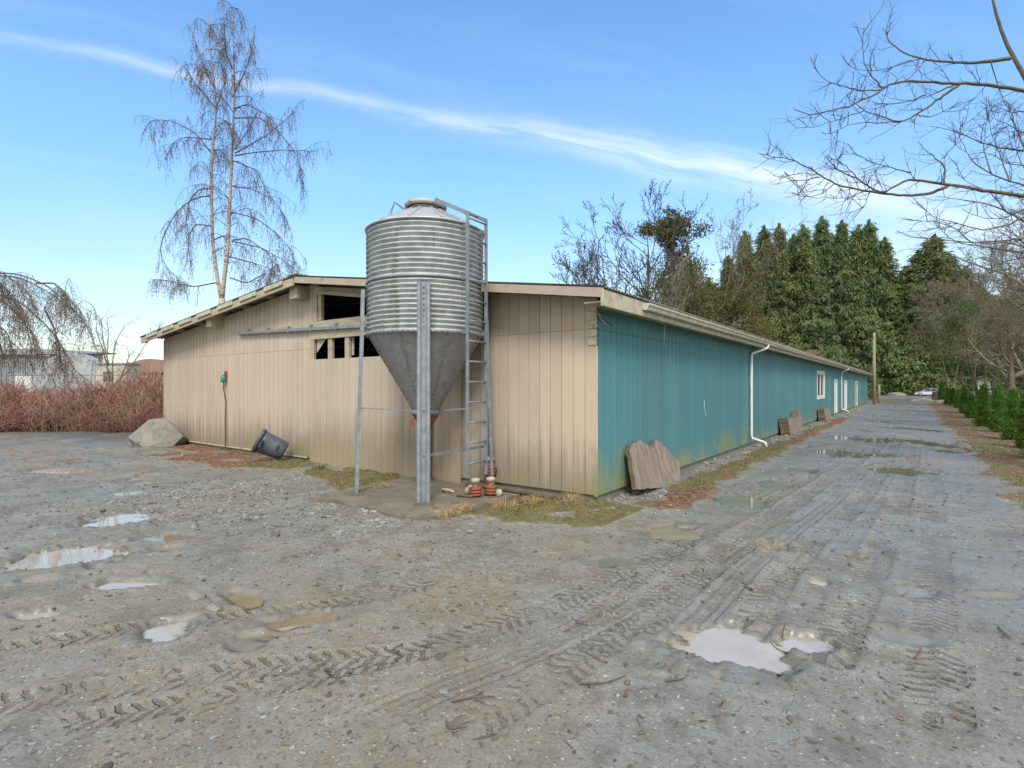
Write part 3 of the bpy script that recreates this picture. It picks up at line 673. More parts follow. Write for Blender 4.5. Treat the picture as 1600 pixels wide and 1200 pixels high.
gut = obj('gutter', b, m_gutter, barn)
b = Buf(); b.prism([(CX + x, CY + v0, z) for x, z in [prof[k] for k in range(0, 7)]], (0, -.012, 0), (0, .004, 0)); obj('end_cap', b, m_gutter, gut)
for v in np.arange(1.6, BL, 1.2): b = Buf(); b.box((CX + .345, CY + v, 2.985), (CX + .465, CY + v + .03, 3.001)); obj('gutter_strap', b, m_gutter, gut)
# downspouts
for k, px in enumerate((1170, 1313)):
    v, _ = TW(px, 600); y_ = CY + v; b = Buf(); r = .037
    path = np.array([(CX + .40, y_ + .5, 2.90), (CX + .40, y_ + .5, 2.84), (CX + .37, y_ + .42, 2.79), (CX + .09, y_ + .04, 2.64), (CX + .07, y_, 2.58), (CX + .07, y_, 1.4), (CX + .07, y_, .32), (CX + .09, y_, .24), (CX + .34, y_ + .05, .16), (CX + .42, y_ + .05, .13), (CX + .45, y_ + .05, .0)])
    b.tube(path, r, 10); x = obj('downspout', b, m_white, barn, smooth=True)
    for zz in (2.2, 1.2, .5): b = Buf(); b.lathe([(r + .002, -.02), (r + .007, -.02), (r + .007, .02), (r + .002, .02)], 12, Matrix.Translation((CX + .07, y_, zz))); obj('bracket', b, m_white, x)
for px, y0, y1, w_ in ((1037, 505, 541, .02), (1099.5, 625, 642, .035), (1101.5, 640, 652, .015), (1177, 610, 616, .02)):
    vv, z0_ = TW(px, y1); z1_ = TW(px, y0)[1]; b = Buf(); b.prism([(CX + .0125, CY + vv - w_ * .5, z1_), (CX + .0125, CY + vv + w_ * .5, z1_ - .04), (CX + .0125, CY + vv + w_ * .3, (z0_ + z1_) / 2), (CX + .0125, CY + vv + w_ * .1, z0_), (CX + .0125, CY + vv - w_ * .4, (z0_ + z1_) / 2)], (0, 0, 0), (.003, 0, 0)); obj('paint_drip', b, m_white, barn)
# window
def frame_on_teal(v0, v1, z0, z1, w, mat, name, parent, out=.035, sill=False, three=False):
    bb = Buf(); x0, x1 = CX - .05, CX + out
    bb.box((x0, CY + v0 - w, z0 - (0 if three else w)), (x1, CY + v0, z1 + w)); bb.box((x0, CY + v1, z0 - (0 if three else w)), (x1, CY + v1 + w, z1 + w))
    bb.box((x0, CY + v0, z1), (x1, CY + v1, z1 + w))
    if not three: bb.box((x0, CY + v0, z0 - w), (x1, CY + v1, z0))
    o = obj(name, bb, mat, parent); bevel(o, .004); return o
wf = frame_on_teal(wv0 + .002, wv1 - .002, wz0, wz1, .10, m_white, 'window', barn)
b = Buf(); b.box((CX - .03, CY + wv0 + .08, wz0 + .08), (CX - .02, CY + (wv0 + wv1) / 2 - .03, wz1 - .08)); b.box((CX - .03, CY + (wv0 + wv1) / 2 + .03, wz0 + .08), (CX - .02, CY + wv1 - .08, wz1 - .08)); obj('pane', b, m_glass, wf)
b = Buf(); c = (wv0 + wv1) / 2
for a0, a1 in ((wv0 + .01, wv0 + .08), (c - .035, c + .035), (wv1 - .08, wv1 - .01)): b.box((CX - .045, CY + a0, wz0 + .01), (CX + .012, CY + a1, wz1 - .01))
for z0, z1 in ((wz0 + .01, wz0 + .08), (wz1 - .08, wz1 - .01)): b.box((CX - .042, CY + wv0 + .01, z0), (CX + .009, CY + wv1 - .01, z1))
obj('sash', b, m_white, wf)
for k, D in enumerate((D1, D2, D3)):
    fr = frame_on_teal(D[0] + .002, D[1] - .002, ZB, 2.02, .10, m_white, 'door_frame', barn, out=.04, three=True)
    if k < 2:
        b = Buf(); b.box((CX - .04, CY + D[0] + .02, ZB + .02), (CX - .005, CY + D[1] - .02, 2.0)); dr = obj('door', b, m_white, barn); dr['label'] = 'closed white side door'
        b = Buf(); b.lathe([(0, 0), (.03, 0), (.035, .03), (.02, .05), (0, .055)], 12, Matrix.Translation((CX - .005, CY + D[0] + .12, 1.0)) @ Matrix.Rotation(R(90), 4, 'Y')); obj('handle', b, m_galv, dr)
    else:
        b = Buf(); b.box((CX - .9, CY + D[0] + .05, ZB + .02), (CX - .06, CY + D[0] + .09, 2.0)); dr = obj('door', b, m_wood, barn); dr['label'] = 'open side door swung into the dark'
# gable end: sloping trim over the upper opening, frames, studs, lower panel, door track
def gbox(u0, u1, z0, z1, o0, o1, mat, name, parent=barn, bev=.004):
    bb = Buf(); bb.box((CX - u1, CY - o1, z0), (CX - u0, CY - o0, z1)); o = obj(name, bb, mat, parent)
    if bev: bevel(o, bev)
    return o
bb = Buf(); bb.beam((CX - uo0, CY - .03, roofz(uo0) - .22), (CX - uo1 - .06, CY - .03, roofz(uo1) - .22), .035, .15); obj('header_board', bb, m_wood, barn)
bb = Buf(); bb.beam((CX - uo0, CY - .07, roofz(uo0) - .30), (CX - uo1 + .15, CY - .07, roofz(uo1) - .30), .03, .07, ); obj('torn_trim', bb, m_wood, barn)
gbox(uo1 - .02, uo1 + .10, zo1 - .15, roofz(uo1) - .20, .013, .05, m_wood, 'jamb'); gbox(uo1 - .14, uo1 - .025, zo1, roofz(uo1) - .3, -.06, .02, m_wood, 'jamb')
gbox(uo0, uo1 + .15, zo1 - .20, zo1 - .02, .013, .06, m_wood, 'sill_board')
gbox(ul0, ul1 + .12, zl1 + .0, zl1 + .20, .013, .045, m_wood, 'header_board')
gbox(ul1 - .02, ul1 + .12, zl0 - .02, zl1 - .002, .0125, .043, m_woodpink, 'jamb')
for px in (516.5, 543): 
    u = GW(px, 545)[0]; gbox(u - .07, u + .07, zl0 - .0, zl1 - .001, -.05, .02, m_wood, 'stud')
u = GW(547, 545)[0]; gbox(u - .03, u + .015, zl0 + .06, zl1 - .002, -.09, -.055, m_fascia, 'stud')
bb = Buf(); ua = GW(493, 1)[0]; ub = GW(507, 1)[0]; bb.prism([(CX - ua, CY + .03, zl0 + .15), (CX - ub, CY + .03, zl1), (CX - ua, CY + .03, zl1)], (0, 0, 0), (0, .015, 0)); obj('plywood_scrap', bb, m_pink, barn)
g = Buf(); strips(g, UD0, UD1, -.01, 0, [], pitch=.203, base_off=.045, phase=.05, gap=.008, proud=.006, topf=lambda u: zl0, seams=())
dp = obj('door', g, m_door, barn); dp['label'] = 'worn tan sliding panel reaching down to the ground'
# rail of the sliding door
uA, zA = GW(378, 521); uB, zB = GW(563, 510); uC = 3.0; zC = zB + (zB - zA) / (uB - uA) * (uC - uB)
bb = Buf(); bb.beam((CX - uA, CY - .03, zA + .02), (CX - uC, CY - .03, zC + .02), .035, .13); obj('rail_board', bb, m_wood, barn)
bb = Buf(); bb.beam((CX - uA - .02, CY - .085, zA - .005), (CX - uC, CY - .085, zC - .005), .055, .075); tr = obj('door_rail', bb, m_galv, barn); bevel(tr, .01)
for u in np.arange(uA - .5, uC, -.9):
    bb = Buf(); z = zA + (zC - zA) * (uA - u) / (uA - uC); bb.box((CX - u - .03, CY - .12, z - .05), (CX - u + .03, CY - .05, z + .09)); obj('bracket', bb, m_galv, tr)
# bottom flashing and skirt on the left part
bb = Buf(); bb.beam((CX - UD1 - .15, CY - .02, .09), (CX - BW, CY - .02, .11), .010, .028); obj('flashing', bb, m_fascia, barn)
# corner post, clapboard remnants at the right end and the corner trims
gbox(-.012, .055, ZB - .02, 2.3, .0125, .018, m_pink, 'corner_board', bev=0)
for k in range(5): gbox(.0, .15, 2.31 + k * .125, 2.425 + k * .125, .0125, .03 + .002 * (k % 2), m_fascia, 'clapboard')
gbox(BW - .03, BW + .02, ZB, roofz(BW) - .12, .0125, .03, m_pink, 'corner_board', bev=0)
# frayed cables at the eave corner
for k in range(6):
    q = [(CX + .02, CY - .03, 2.66 + .03 * k)]; p = np.array(q[0]); d = np.array([rs.uniform(-.6, .5), -1.0, rs.uniform(-.5, .8)])
    pts = [p.copy()]
    for _ in range(7): d = d + rs.normal(size=3) * .35 + np.array([.25, .1, -.25]); d /= np.linalg.norm(d); p = p + d * .04; pts.append(p.copy())
    bb = Buf(); bb.tube(pts, .007, 6); obj('cable', bb, m_cream if k % 2 else m_black, barn, smooth=True)
# rusty domed ventilator standing on the roof
v_, _ = TW(1268, 560)
vr = G(1268, 700)
vd = 34.0; pv = P(1268, 570, vd); vz0 = roofz(CX - pv[0]) - .05
vent = thing('roof_ventilator', 'rust brown domed ventilator showing above the barn roof', 'ventilator', (pv[0], pv[1], vz0))
rv_ = .5; top_z = P(1268, 547, vd)[2]; hh = max(top_z - vz0, .6)
b = Buf(); b.lathe([(rv_ * .6, 0), (rv_ * .6, hh * .55), (rv_ * .95, hh * .55), (rv_ * 1.0, hh * .62), (rv_ * .9, hh * .82), (rv_ * .6, hh * .95), (0, hh)], 20, Matrix.Translation((pv[0], pv[1], vz0))); obj('cowl', b, M_('rusty_brown_sheet', (.09, .055, .045), (.14, .09, .07), 6, .8), vent)
b = Buf(); 
for k in range(10):
    a = k * math.pi / 5; b.tube([(pv[0] + rv_ * s * math.cos(a), pv[1] + rv_ * s * math.sin(a), vz0 + hh * z) for s, z in ((1.03, .56), (1.03, .64), (.93, .84), (.62, .97), (0.05, 1.03))], .02, 4)
obj('rib', b, m_bark, vent)

# green outlet with a cord down the wall
uo, zo = GW(355, 592)
tap = thing('outlet_box', 'green outlet box on the tan wall with a dark cord hanging down', 'outlet', (CX - uo, CY - .03, zo))
m_green = M_('faded_green_plastic', (.03, .20, .15), (.05, .26, .20), 8, .5)
b = Buf(); M0 = Matrix.Translation((CX - uo, CY - .10, zo)); b.lathe([(0, -.09), (.05, -.09), (.075, -.05), (.06, 0), (.07, .05), (.05, .08), (0, .085)], 16, M0); obj('housing', b, m_green, tap, smooth=True)
b = Buf(); b.box((CX - uo - .03, CY - .06, zo + .06), (CX - uo + .03, CY - .0125, zo + .2)); b.box((CX - uo - .015, CY - .12, zo + .08), (CX - uo + .06, CY - .06, zo + .11)); obj('mount', b, m_rust, tap)
b = Buf(); b.tube([(CX - uo, CY - .10, zo - .08), (CX - uo - .06, CY - .07, zo - .25), (CX - uo + .03, CY - .05, zo - .6), (CX - uo + .0, CY - .05, zo - 1.1), (CX - uo + .02, CY - .05, zo - 1.6), (CX - uo + .01, CY - .06, .08), (CX - uo + .05, CY - .2, .03)], .012, 6); obj('cord', b, m_black, tap, smooth=True)

# ------------------------------------------------------------------ the feed silo
silo = thing('feed_silo', 'corrugated steel feed silo with cone hopper standing on legs before the gable', 'feed silo', (pc[0], pc[1], 0))
toc = np.array([-pc[0], -pc[1]]); toc /= np.linalg.norm(toc); A0 = math.atan2(toc[1], toc[0])   # the front leg faces the viewpoint
T0 = Matrix.Translation((pc[0], pc[1], 0))
SR = .917; Z0, Z1, ZM = 2.52, 4.17, 3.33
def corr(z0, z1, n, r):
    t = np.linspace(0, n, n * 10 + 1); return np.stack([r + .024 * np.sin(t * 2 * np.pi), z0 + (z1 - z0) * t / n], 1)
b = Buf(); b.lathe(corr(Z0, ZM, 11, SR), 128, T0); sh = obj('cylinder', b, m_corr, silo, smooth=True)
b = Buf(); b.lathe(corr(ZM, Z1, 11, SR + .003), 128, T0); obj('cylinder', b, m_corr, silo, smooth=True)
b = Buf(); b.lathe([(SR + .02, ZM - .018), (SR + .03, ZM - .01), (SR + .03, ZM + .012), (SR + .02, ZM + .02)], 96, T0); obj('seam_band', b, m_galv, silo, smooth=True)
b = Buf(); b.lathe([(SR + .0, Z0 - .03), (SR + .028, Z0 - .025), (SR + .028, Z0 + .018), (SR + .012, Z0 + .03)], 96, T0); obj('bottom_rim', b, m_galv, silo, smooth=True)
b = Buf(); b.lathe([(SR + .0, Z1 - .01), (SR + .04, Z1 - .012), (SR + .045, Z1 + .004), (SR + .02, Z1 + .02)], 96, T0); obj('roof_rim', b, m_cap, silo, smooth=True)
b = Buf(); b.lathe([(SR + .02, Z1 + .018), (.30, Z1 + .36)], 12, T0); obj('roof_cone', b, m_cap, silo)
b = Buf()
for k in range(12):
    a = k * math.pi / 6 + .001; b.beam((pc[0] + (SR + .015) * math.cos(a), pc[1] + (SR + .015) * math.sin(a), Z1 + .026), (pc[0] + .31 * math.cos(a), pc[1] + .31 * math.sin(a), Z1 + .364), .03, .016)
obj('roof_rib', b, m_cap, silo)
TL = T0 @ Matrix.Translation((0, 0, Z1 + .34)); b = Buf(); b.lathe([(.27, -.01), (.27, .08)], 40, TL); obj('neck', b, m_galv, silo, smooth=True)
TL2 = TL @ Matrix.Translation((0, 0, .075)) @ Matrix.Rotation(R(-3), 4, 'X')
b = Buf(); b.lathe([(.285, 0), (.335, .0), (.34, .05), (.33, .06), (.2, .10), (.05, .125), (0, .127)], 40, TL2); lid = obj('lid', b, M_('stained_lid', (.42, .38, .32), (.5, .47, .41), 6, .6, .003, 20, metal=.2, c3=(.22, .13, .07), s3=6, th3=(.5, .62)), silo, smooth=True)
b = Buf()
for a in (A0 - 1.9, A0 - 1.45): b.tube([(pc[0] + .34 * math.cos(a), pc[1] + .34 * math.sin(a), Z1 + .40), (pc[0] + .50 * math.cos(A0 - 1.65), pc[1] + .50 * math.sin(A0 - 1.65), Z1 + .52), (pc[0] + .62 * math.cos(a + .1), pc[1] + .62 * math.sin(a + .1), Z1 + .21)], .010, 5)
obj('lid_handle', b, m_galv, lid)
b = Buf(); b.lathe([(SR - .002, Z0 - .01), (.20, 1.30)], 64, T0); hop = obj('hopper', b, m_cone, silo, smooth=True)
b = Buf()
nc = 8
for k in range(nc):
    a = A0 + .35 + k * 2 * math.pi / nc
    p0 = np.array((pc[0] + (SR) * math.cos(a), pc[1] + SR * math.sin(a), Z0 - .02)); p1 = np.array((pc[0] + .203 * math.cos(a), pc[1] + .203 * math.sin(a), 1.31))
    b.beam(p0, p1, .035, .008, up=(math.cos(a), math.sin(a), .5))
obj('hopper_seam', b, m_cone, hop)
b = Buf()
for k in range(nc):
    a = A0 + .35 + k * 2 * math.pi / nc
    for t in np.linspace(.03, .97, 16):
        r = SR + (.203 - SR) * t; z = Z0 - .02 + (1.31 - Z0 + .02) * t
        b.lathe([(.0, .018), (.010, .014), (.011, 0)], 6, Matrix.Translation((pc[0] + (r + .004) * math.cos(a), pc[1] + (r + .004) * math.sin(a), z)) @ Matrix.Rotation(a, 4, 'Z') @ Matrix.Rotation(R(90), 4, 'Y'))
obj('bolts', b, m_bark, hop)['kind'] = 'stuff'
b = Buf()   # bolts up the sheet joints and round the rims
for a in (A0 - 1.05, A0 + .62, A0 + 2.5, A0 + 4):
    for z in np.arange(Z0 + .05, Z1 - .02, .083):
        b.lathe([(.0, .016), (.009, .012), (.010, 0)], 6, Matrix.Translation((pc[0] + (SR + .012) * math.cos(a), pc[1] + (SR + .012) * math.sin(a), z)) @ Matrix.Rotation(a, 4, 'Z') @ Matrix.Rotation(R(90), 4, 'Y'))
for k in range(72):
    a = k * math.pi / 36
    b.lathe([(.0, .014), (.009, .010), (.010, 0)], 6, Matrix.Translation((pc[0] + (SR + .027) * math.cos(a), pc[1] + (SR + .027) * math.sin(a), Z0 - .004)) @ Matrix.Rotation(a, 4, 'Z') @ Matrix.Rotation(R(90), 4, 'Y'))
obj('bolts', b, m_bark, sh)['kind'] = 'stuff'
# hopper boot
b = Buf(); b.lathe([(.20, 1.325), (.235, 1.32), (.235, 1.25), (.215, 1.245)], 32, T0); obj('boot_collar', b, m_galv, silo, smooth=True)
TB = T0 @ Matrix.Translation((.0, 0, 1.245)); b = Buf(); b.lathe([(.215, 0), (.20, -.03), (.05, -.26), (.0, -.27)], 24, TB); bo = obj('boot', b, m_rust, silo, smooth=True)
b = Buf(); ang = A0 - 1.3; q = np.array((pc[0] + .2 * math.cos(ang), pc[1] + .2 * math.sin(ang), 1.17)); b.beam(q, q + (.07 * math.cos(ang), .07 * math.sin(ang), -.03), .05, .05); b.beam(q + (0, 0, -.06), q + (.04 * math.cos(ang), .04 * math.sin(ang), -.13), .03, .04); obj('latch', b, m_rust, bo)
# four legs of folded channel
def leg(ang, name='leg'):
    r0, r1 = 1.06, SR + .05; zt = 3.22
    e = np.array([math.cos(ang), math.sin(ang), 0]); t = np.array([-math.sin(ang), math.cos(ang), 0])
    prof = [(-.095, 0.0), (-.095, .045), (-.085, .055), (-.050, .055), (-.038, .045), (-.034, .012), (.034, .012), (.038, .045), (.050, .055), (.085, .055), (.095, .045), (.095, 0)]
    prof += [(.088, 0), (.088, .042), (.082, .048), (.053, .048), (.045, .042), (.040, .004), (-.040, .004), (-.045, .042), (-.053, .048), (-.082, .048), (-.088, .042), (-.088, 0)]
    V = []; zs = [.0, Z0 - .05, zt]; rr = [r0, r1 + .01, r1 - .005]
    base = np.array([pc[0], pc[1], 0])
    for z, r in zip(zs, rr):
        for x, o in prof: V.append(base + e * (r + o) + t * x + np.array([0, 0, z]))
    n = len(prof); q = [[k * n + i, k * n + (i + 1) % n, (k + 1) * n + (i + 1) % n, (k + 1) * n + i] for k in range(2) for i in range(n)]
    b = Buf(); b.add(V, q); 
    c = (n // 2); topq = [[2 * n + i, 2 * n + i + 1, 2 * n + n - 2 - i, 2 * n + n - 1 - i] for i in range(n // 2 - 1)]
    b.add(np.array(V), topq) if False else None
    o = obj(name, b, m_galv, silo); fix_normals(o)
    bb = Buf()
    for z in np.arange(Z0 + .04, zt, .083):
        p = base + e * (r1 + .012) + np.array([0, 0, z]); bb.lathe([(.0, .018), (.010, .014), (.011, 0)], 6, Matrix.Translation(tuple(p)) @ Matrix.Rotation(ang, 4, 'Z') @ Matrix.Rotation(R(90), 4, 'Y'))
    for z in (.7, 1.35):
        p = base + e * (r0 + (r1 - r0) * z / Z0 + .012) + np.array([0, 0, z]); bb.lathe([(.0, .02), (.014, .016), (.016, 0)], 6, Matrix.Translation(tuple(p)) @ Matrix.Rotation(ang, 4, 'Z') @ Matrix.Rotation(R(90), 4, 'Y'))
    obj('bolts', bb, m_bark, o)['kind'] = 'stuff'
    bb = Buf(); p = base + e * (r0 + .02); bb.box((-.13, -.09, 0), (.13, .09, .045), Matrix.Translation((p[0], p[1], .005)) @ Matrix.Rotation(ang + math.pi / 2, 4, 'Z')); obj('foot_plate', bb, M_('dirty_foot', (.10, .09, .07), (.16, .14, .11), 9, .9), o)
    return e * (r0 + (r1 - r0) * .53) + base
LA = [A0 - .03, A0 + math.pi / 2 + .03, A0 + math.pi, A0 - math.pi / 2 + .15]
pos = [leg(a) for a in LA]
for p in pos:
    d = p - np.array([pc[0], pc[1], 0]); d /= np.linalg.norm(d)
    b = Buf(); b.beam(np.array([pc[0], pc[1], 1.31]) + d * .23, p + np.array([0, 0, 1.36]), .035, .02, ); obj('brace', b, m_galv, silo)
def lp(k, z, r=1.075): a = LA[k]; return np.array([pc[0] + r * math.cos(a), pc[1] + r * math.sin(a), z])
b = Buf(); b.beam(lp(0, .70, 1.05), lp(1, .72, 1.05), .02, .04); obj('brace', b, m_galv, silo)
# ladder
al = A0 + R(46); e = np.array([math.cos(al), math.sin(al), 0]); t = np.array([-math.sin(al), math.cos(al), 0]); base = np.array([pc[0], pc[1], 0]); rl = SR + .15; t = t * 1.12
lad = obj('ladder', Buf().beam(base + e * rl + t * .2 + np.array([0, 0, .34]), base + e * rl + t * .2 + np.array([0, 0, 4.28]), .022, .05, up=tuple(e)), m_galv, silo)
b = Buf(); b.beam(base + e * rl - t * .2 + np.array([0, 0, .36]), base + e * rl - t * .2 + np.array([0, 0, 4.28]), .022, .05, up=tuple(e)); obj('rail', b, m_galv, lad)
for z in np.arange(.55, 4.25, .305):
    b = Buf(); b.tube([base + e * rl - t * .2 + np.array([0, 0, z]), base + e * rl + t * .2 + np.array([0, 0, z])], .015, 8); obj('rung', b, m_galv, lad, smooth=True)
for s in (-1, 1):
    b = Buf(); b.beam(base + e * rl + t * .2 * s + np.array([0, 0, 4.27]), base + e * .42 + t * .2 * s + np.array([0, 0, 4.60]), .028, .06); obj('roof_rail', b, m_galv, lad)
    for zz in (4.10, ZM, Z0):
        b = Buf(); b.beam(base + e * (SR + .01) + t * .2 * s * .9 + np.array([0, 0, zz]), base + e * (rl + .0) + t * .185 * s + np.array([0, 0, zz]), .012, .05); obj('bracket', b, m_galv, lad)
for f in (.25, .6, .92):
    q = base + e * (rl + (.42 - rl) * f) + np.array([0, 0, 4.27 + .33 * f]); b = Buf(); b.tube([q - t * .2, q + t * .2], .015, 8); obj('rung', b, m_galv, lad, smooth=True)
b = Buf(); b.beam(base + e * rl + t * .2 + np.array([0, 0, .70]), lp(1, .74, 1.0), .02, .06); obj('bracket', b, m_galv, lad)

# concrete pad under the silo
m_pad = M_('muddy_concrete_pad', (.14, .115, .085), (.20, .17, .13), 2.2, .85, .006, 14, c3=(.10, .09, .06), s3=5, th3=(.5, .7))
th = np.linspace(0, 2 * np.pi, 60, endpoint=False); pr = []
for a in th:
    k = 1.32 / max(abs(math.cos(a)), abs(math.sin(a))) ** .8; k *= 1 + .04 * math.sin(a * 5) + .03 * math.sin(a * 11 + 1) + rs.uniform(-.015, .015)
    p = (pc[0] + .1 + k * math.cos(a), min(pc[1] - .1 + k * math.sin(a), CY + .02)); pr.append((p[0], p[1], 0))
b = Buf(); b.prism(pr, (0, 0, -.08), (0, 0, .008)); struct('silo_pad', b, m_pad)

# ------------------------------------------------------------------ loose things round the silo
def stack(px, py, label, two=False, cap=True, sc=1.0):
    c = G(px, py, .01); o = thing('insulator', label, 'insulator', c, 'ribbed insulators dumped beside the silo leg')
    M0 = Matrix.Translation(tuple(c)) @ Matrix.Rotation(R(rs.uniform(-6, 6)), 4, 'X') @ Matrix.Scale(sc, 4)
    b = Buf(); b.lathe([(0, 0), (.06, 0), (.075, .02), (.095, .03), (.095, .05), (.07, .06), (.105, .075), (.108, .095), (.07, .105), (.10, .12), (.10, .14), (.06, .155), (.04, .17), (0, .17)], 28, M0); x = obj('body', b, m_rust, o, smooth=True)
    b = Buf(); b.lathe([(.025, .168), (.025, .21), (.06, .22), (.075, .25), (.07, .275), (.035, .29), (0, .29)], 24, M0); obj('cap', b, m_cream, o, smooth=True)
    return o
stack(743, 776, 'red ribbed insulator with pale cap, left of the front pair by the silo leg')
stack(766, 774, 'red ribbed insulator with pale cap, right of the front pair by the silo leg')
o = stack(766, 762, 'tallest rust red insulator with cream cap, standing behind the front pair', sc=1.12)
o.location.z += .20
b = Buf(); c = G(766, 762, 0); b.lathe([(0, .02), (.08, .02), (.08, .21), (0, .21)], 20, Matrix.Translation((c[0], c[1], 0))); kb = obj('pedestal', b, m_rust, None)
kb.parent = o; kb.location = (-c[0], -c[1], -.21 - .0)
m_pipe = M_('pale_clay_pipe', (.40, .24, .17), (.52, .40, .30), 9, .7, .002, 30)
c = G(697, 771); b = Buf(); b.tube([c + (-.12, .04, .02), c + (-.07, .0, .06), c + (0, 0, .06), c + (.08, .03, .05), c + (.13, .05, .02)], .022, 8); tag(obj('pipe_bend', b, m_pipe, loc=(c[0], c[1], .02), smooth=True), 'bent pale orange pipe lying on the silo pad', 'pipe')
c = G(722, 778); b = Buf(); b.tube([c + (-.1, 0, .03), c + (.02, .03, .03), c + (.16, .06, .035)], .02, 8); tag(obj('iron_rod', b, m_bark, loc=(c[0], c[1], .02), smooth=True), 'short dark iron rod beside the insulators', 'rod')
for px, py, lb in ((729, 772, 'chipped cream knob lying left of the insulators'), (783, 775, 'broken white cup lying right of the insulators'), (737, 768, 'round cream knob tipped against the insulators')):
    c = G(px, py); b = Buf(); b.lathe([(0, 0), (.03, 0), (.035, .04), (.06, .06), (.055, .09), (0, .1)], 16, Matrix.Translation((c[0], c[1], .045)) @ Matrix.Rotation(R(75), 4, (rs.rand(), rs.rand(), 0))); tag(obj('ceramic_knob', b, m_cream, loc=(c[0], c[1], .02), smooth=True), lb, 'knob')
# plank on the ground at the wall beyond
c = G(800, 782); b = Buf(); b.beam((CX - 2.4, CY - .14, .05), (CX - .35, CY - .22, .05), .12, .05); x = tag(obj('plank', b, m_bark, loc=(CX - 1, CY - .2, 0)), 'dark wet plank lying along the foot of the tan wall', 'plank'); bevel(x, .006)
vq, _ = TW(1143, 700); b = Buf(); b.beam((CX + .35, CY + vq - .3, .04), (CX + .4, CY + vq + .1, .04), .09, .04); x = tag(obj('plank', b, m_cream, loc=(CX + .35, CY + vq, 0)), 'short pale board lying in the verge before the downspout', 'plank')

# ------------------------------------------------------------------ boulder
def rock(name, c, size, seed, mat, parent=None, cuts=9, sub=4):
    import bmesh
    r = np.random.RandomState(seed); bm = bmesh.new(); bmesh.ops.create_icosphere(bm, subdivisions=sub, radius=1)
    P_ = np.array([v.co[:] for v in bm.verts])
    for _ in range(cuts):
        n = r.normal(size=3); n[2] = abs(n[2]) * .8; n /= np.linalg.norm(n); d = r.uniform(.62, .86); k = P_ @ n; P_ -= np.outer(np.maximum(k - d, 0), n) * .93
    P_ += .02 * np.stack([vnoise(P_[:, 0] * 4 + i, P_[:, 1] * 4 + P_[:, 2] * 3, seed + i) for i in range(3)], 1)
    P_[:, 2] = np.maximum(P_[:, 2], -.45)
    for v, q in zip(bm.verts, P_): v.co = q * size
    me = bpy.data.meshes.new(name); bm.to_mesh(me); bm.free(); me.materials.append(mat)
    o = bpy.data.objects.new(name, me); COL.objects.link(o); o.location = c; return o
m_rock = M_('grey_granite', (.175, .168, .145), (.25, .24, .205), 3, .85, .02, 12, c3=(.11, .10, .085), s3=5)
import bmesh
c = G(249, 697)
# faceted boulder hull measured from its outline: a peak left of centre, a long right flank, an undercut foot
def hull(name, pts, mat, loc, sub=2, rough=.02, seed=1):
    bm = bmesh.new()
    for p in pts: bm.verts.new(p)
    bmesh.ops.convex_hull(bm, input=bm.verts); 
    bmesh.ops.delete(bm, geom=[v for v in bm.verts if not v.link_faces], context='VERTS')
    bmesh.ops.triangulate(bm, faces=bm.faces[:]); 
    bmesh.ops.bevel(bm, geom=bm.edges[:], offset=.010, segments=1, affect='EDGES')
    bmesh.ops.triangulate(bm, faces=bm.faces[:])
    for _ in range(sub): bmesh.ops.subdivide_edges(bm, edges=bm.edges[:], cuts=1, use_grid_fill=True)
    P_ = np.array([v.co[:] for v in bm.verts]); bm.normal_update()
    d = fbm(P_[:, 0] + P_[:, 2], P_[:, 1] - P_[:, 2], 2.4, 4, seed) * rough * 2
    for v, k in zip(bm.verts, d): v.co += v.normal * k
    me = bpy.data.meshes.new(name); bm.to_mesh(me); bm.free(); me.materials.append(mat)
    o = bpy.data.objects.new(name, me); COL.objects.link(o); o.location = loc; return o
def cv(l, d, z): v = LD(l, d, z); return (v[0], v[1], v[2])
bp_ = [cv(*p) for p in ((-.58, -.2, -.05), (-.72, -.10, .10), (-.66, -.34, .30), (-.05, -.62, .06), (.10, -.40, -.05), (.48, -.26, -.02), (.72, -.05, .30), (.66, .3, .2), (-.22, -.12, .80), (.16, -.02, .82), (.40, .10, .62), (-.1, .6, .5), (-.55, .4, .2), (-.5, .5, 0), (.5, .5, 0))]
tag(hull('boulder', bp_, m_rock, (c[0], c[1], -.02), 2, .006), 'large angular grey boulder at the left corner of the barn', 'boulder')

# ------------------------------------------------------------------ toppled bin
c = G(421, 722); m_bin = M_('faded_blue_grey_plastic', (.05, .062, .085), (.10, .115, .14), 3, .55, c3=(.17, .18, .19), s3=5)
binT = thing('rubbish_bin', 'dented blue grey bin lying on its side against the tan wall', 'bin', c)
axis_ = Vector(LD(-.80, -.25, .42)).normalized()
Mb = Matrix.Translation((c[0], c[1], 0)) @ Matrix.Translation(Vector(LD(.28, .15, .22))) @ axis_.to_track_quat('Z', 'Y').to_matrix().to_4x4()
b = Buf(); n = 40; prof = [(0, 0), (.20, 0), (.215, .02), (.225, .15), (.245, .45), (.255, .60), (.245, .60), (.235, .45), (.21, .03), (0, .03)]
b.lathe(prof, n, Mb); x = obj('body', b, m_bin, binT, smooth=True)
me = x.data; A = np.array([v.co[:] for v in me.vertices]); inv = np.array(Mb.inverted()); W_ = A + np.array(wloc(binT)); Lc = W_ @ inv[:3, :3].T + inv[:3, 3]
dv = LD(0, -1, .3); dl = np.array(Mb.to_3x3().inverted() @ Vector(dv)); dl /= np.linalg.norm(dl)
k = np.exp(-((Lc[:, 2] - .3) / .12) ** 2) * np.clip(Lc[:, :2] @ dl[:2] / .2, 0, 1) ** 2; Lc[:, :2] -= np.outer(k * .07, dl[:2])
W2 = Lc @ np.array(Mb)[:3, :3].T + np.array(Mb)[:3, 3] - np.array(wloc(binT)); me.vertices.foreach_set('co', W2.astype(np.float32).ravel())
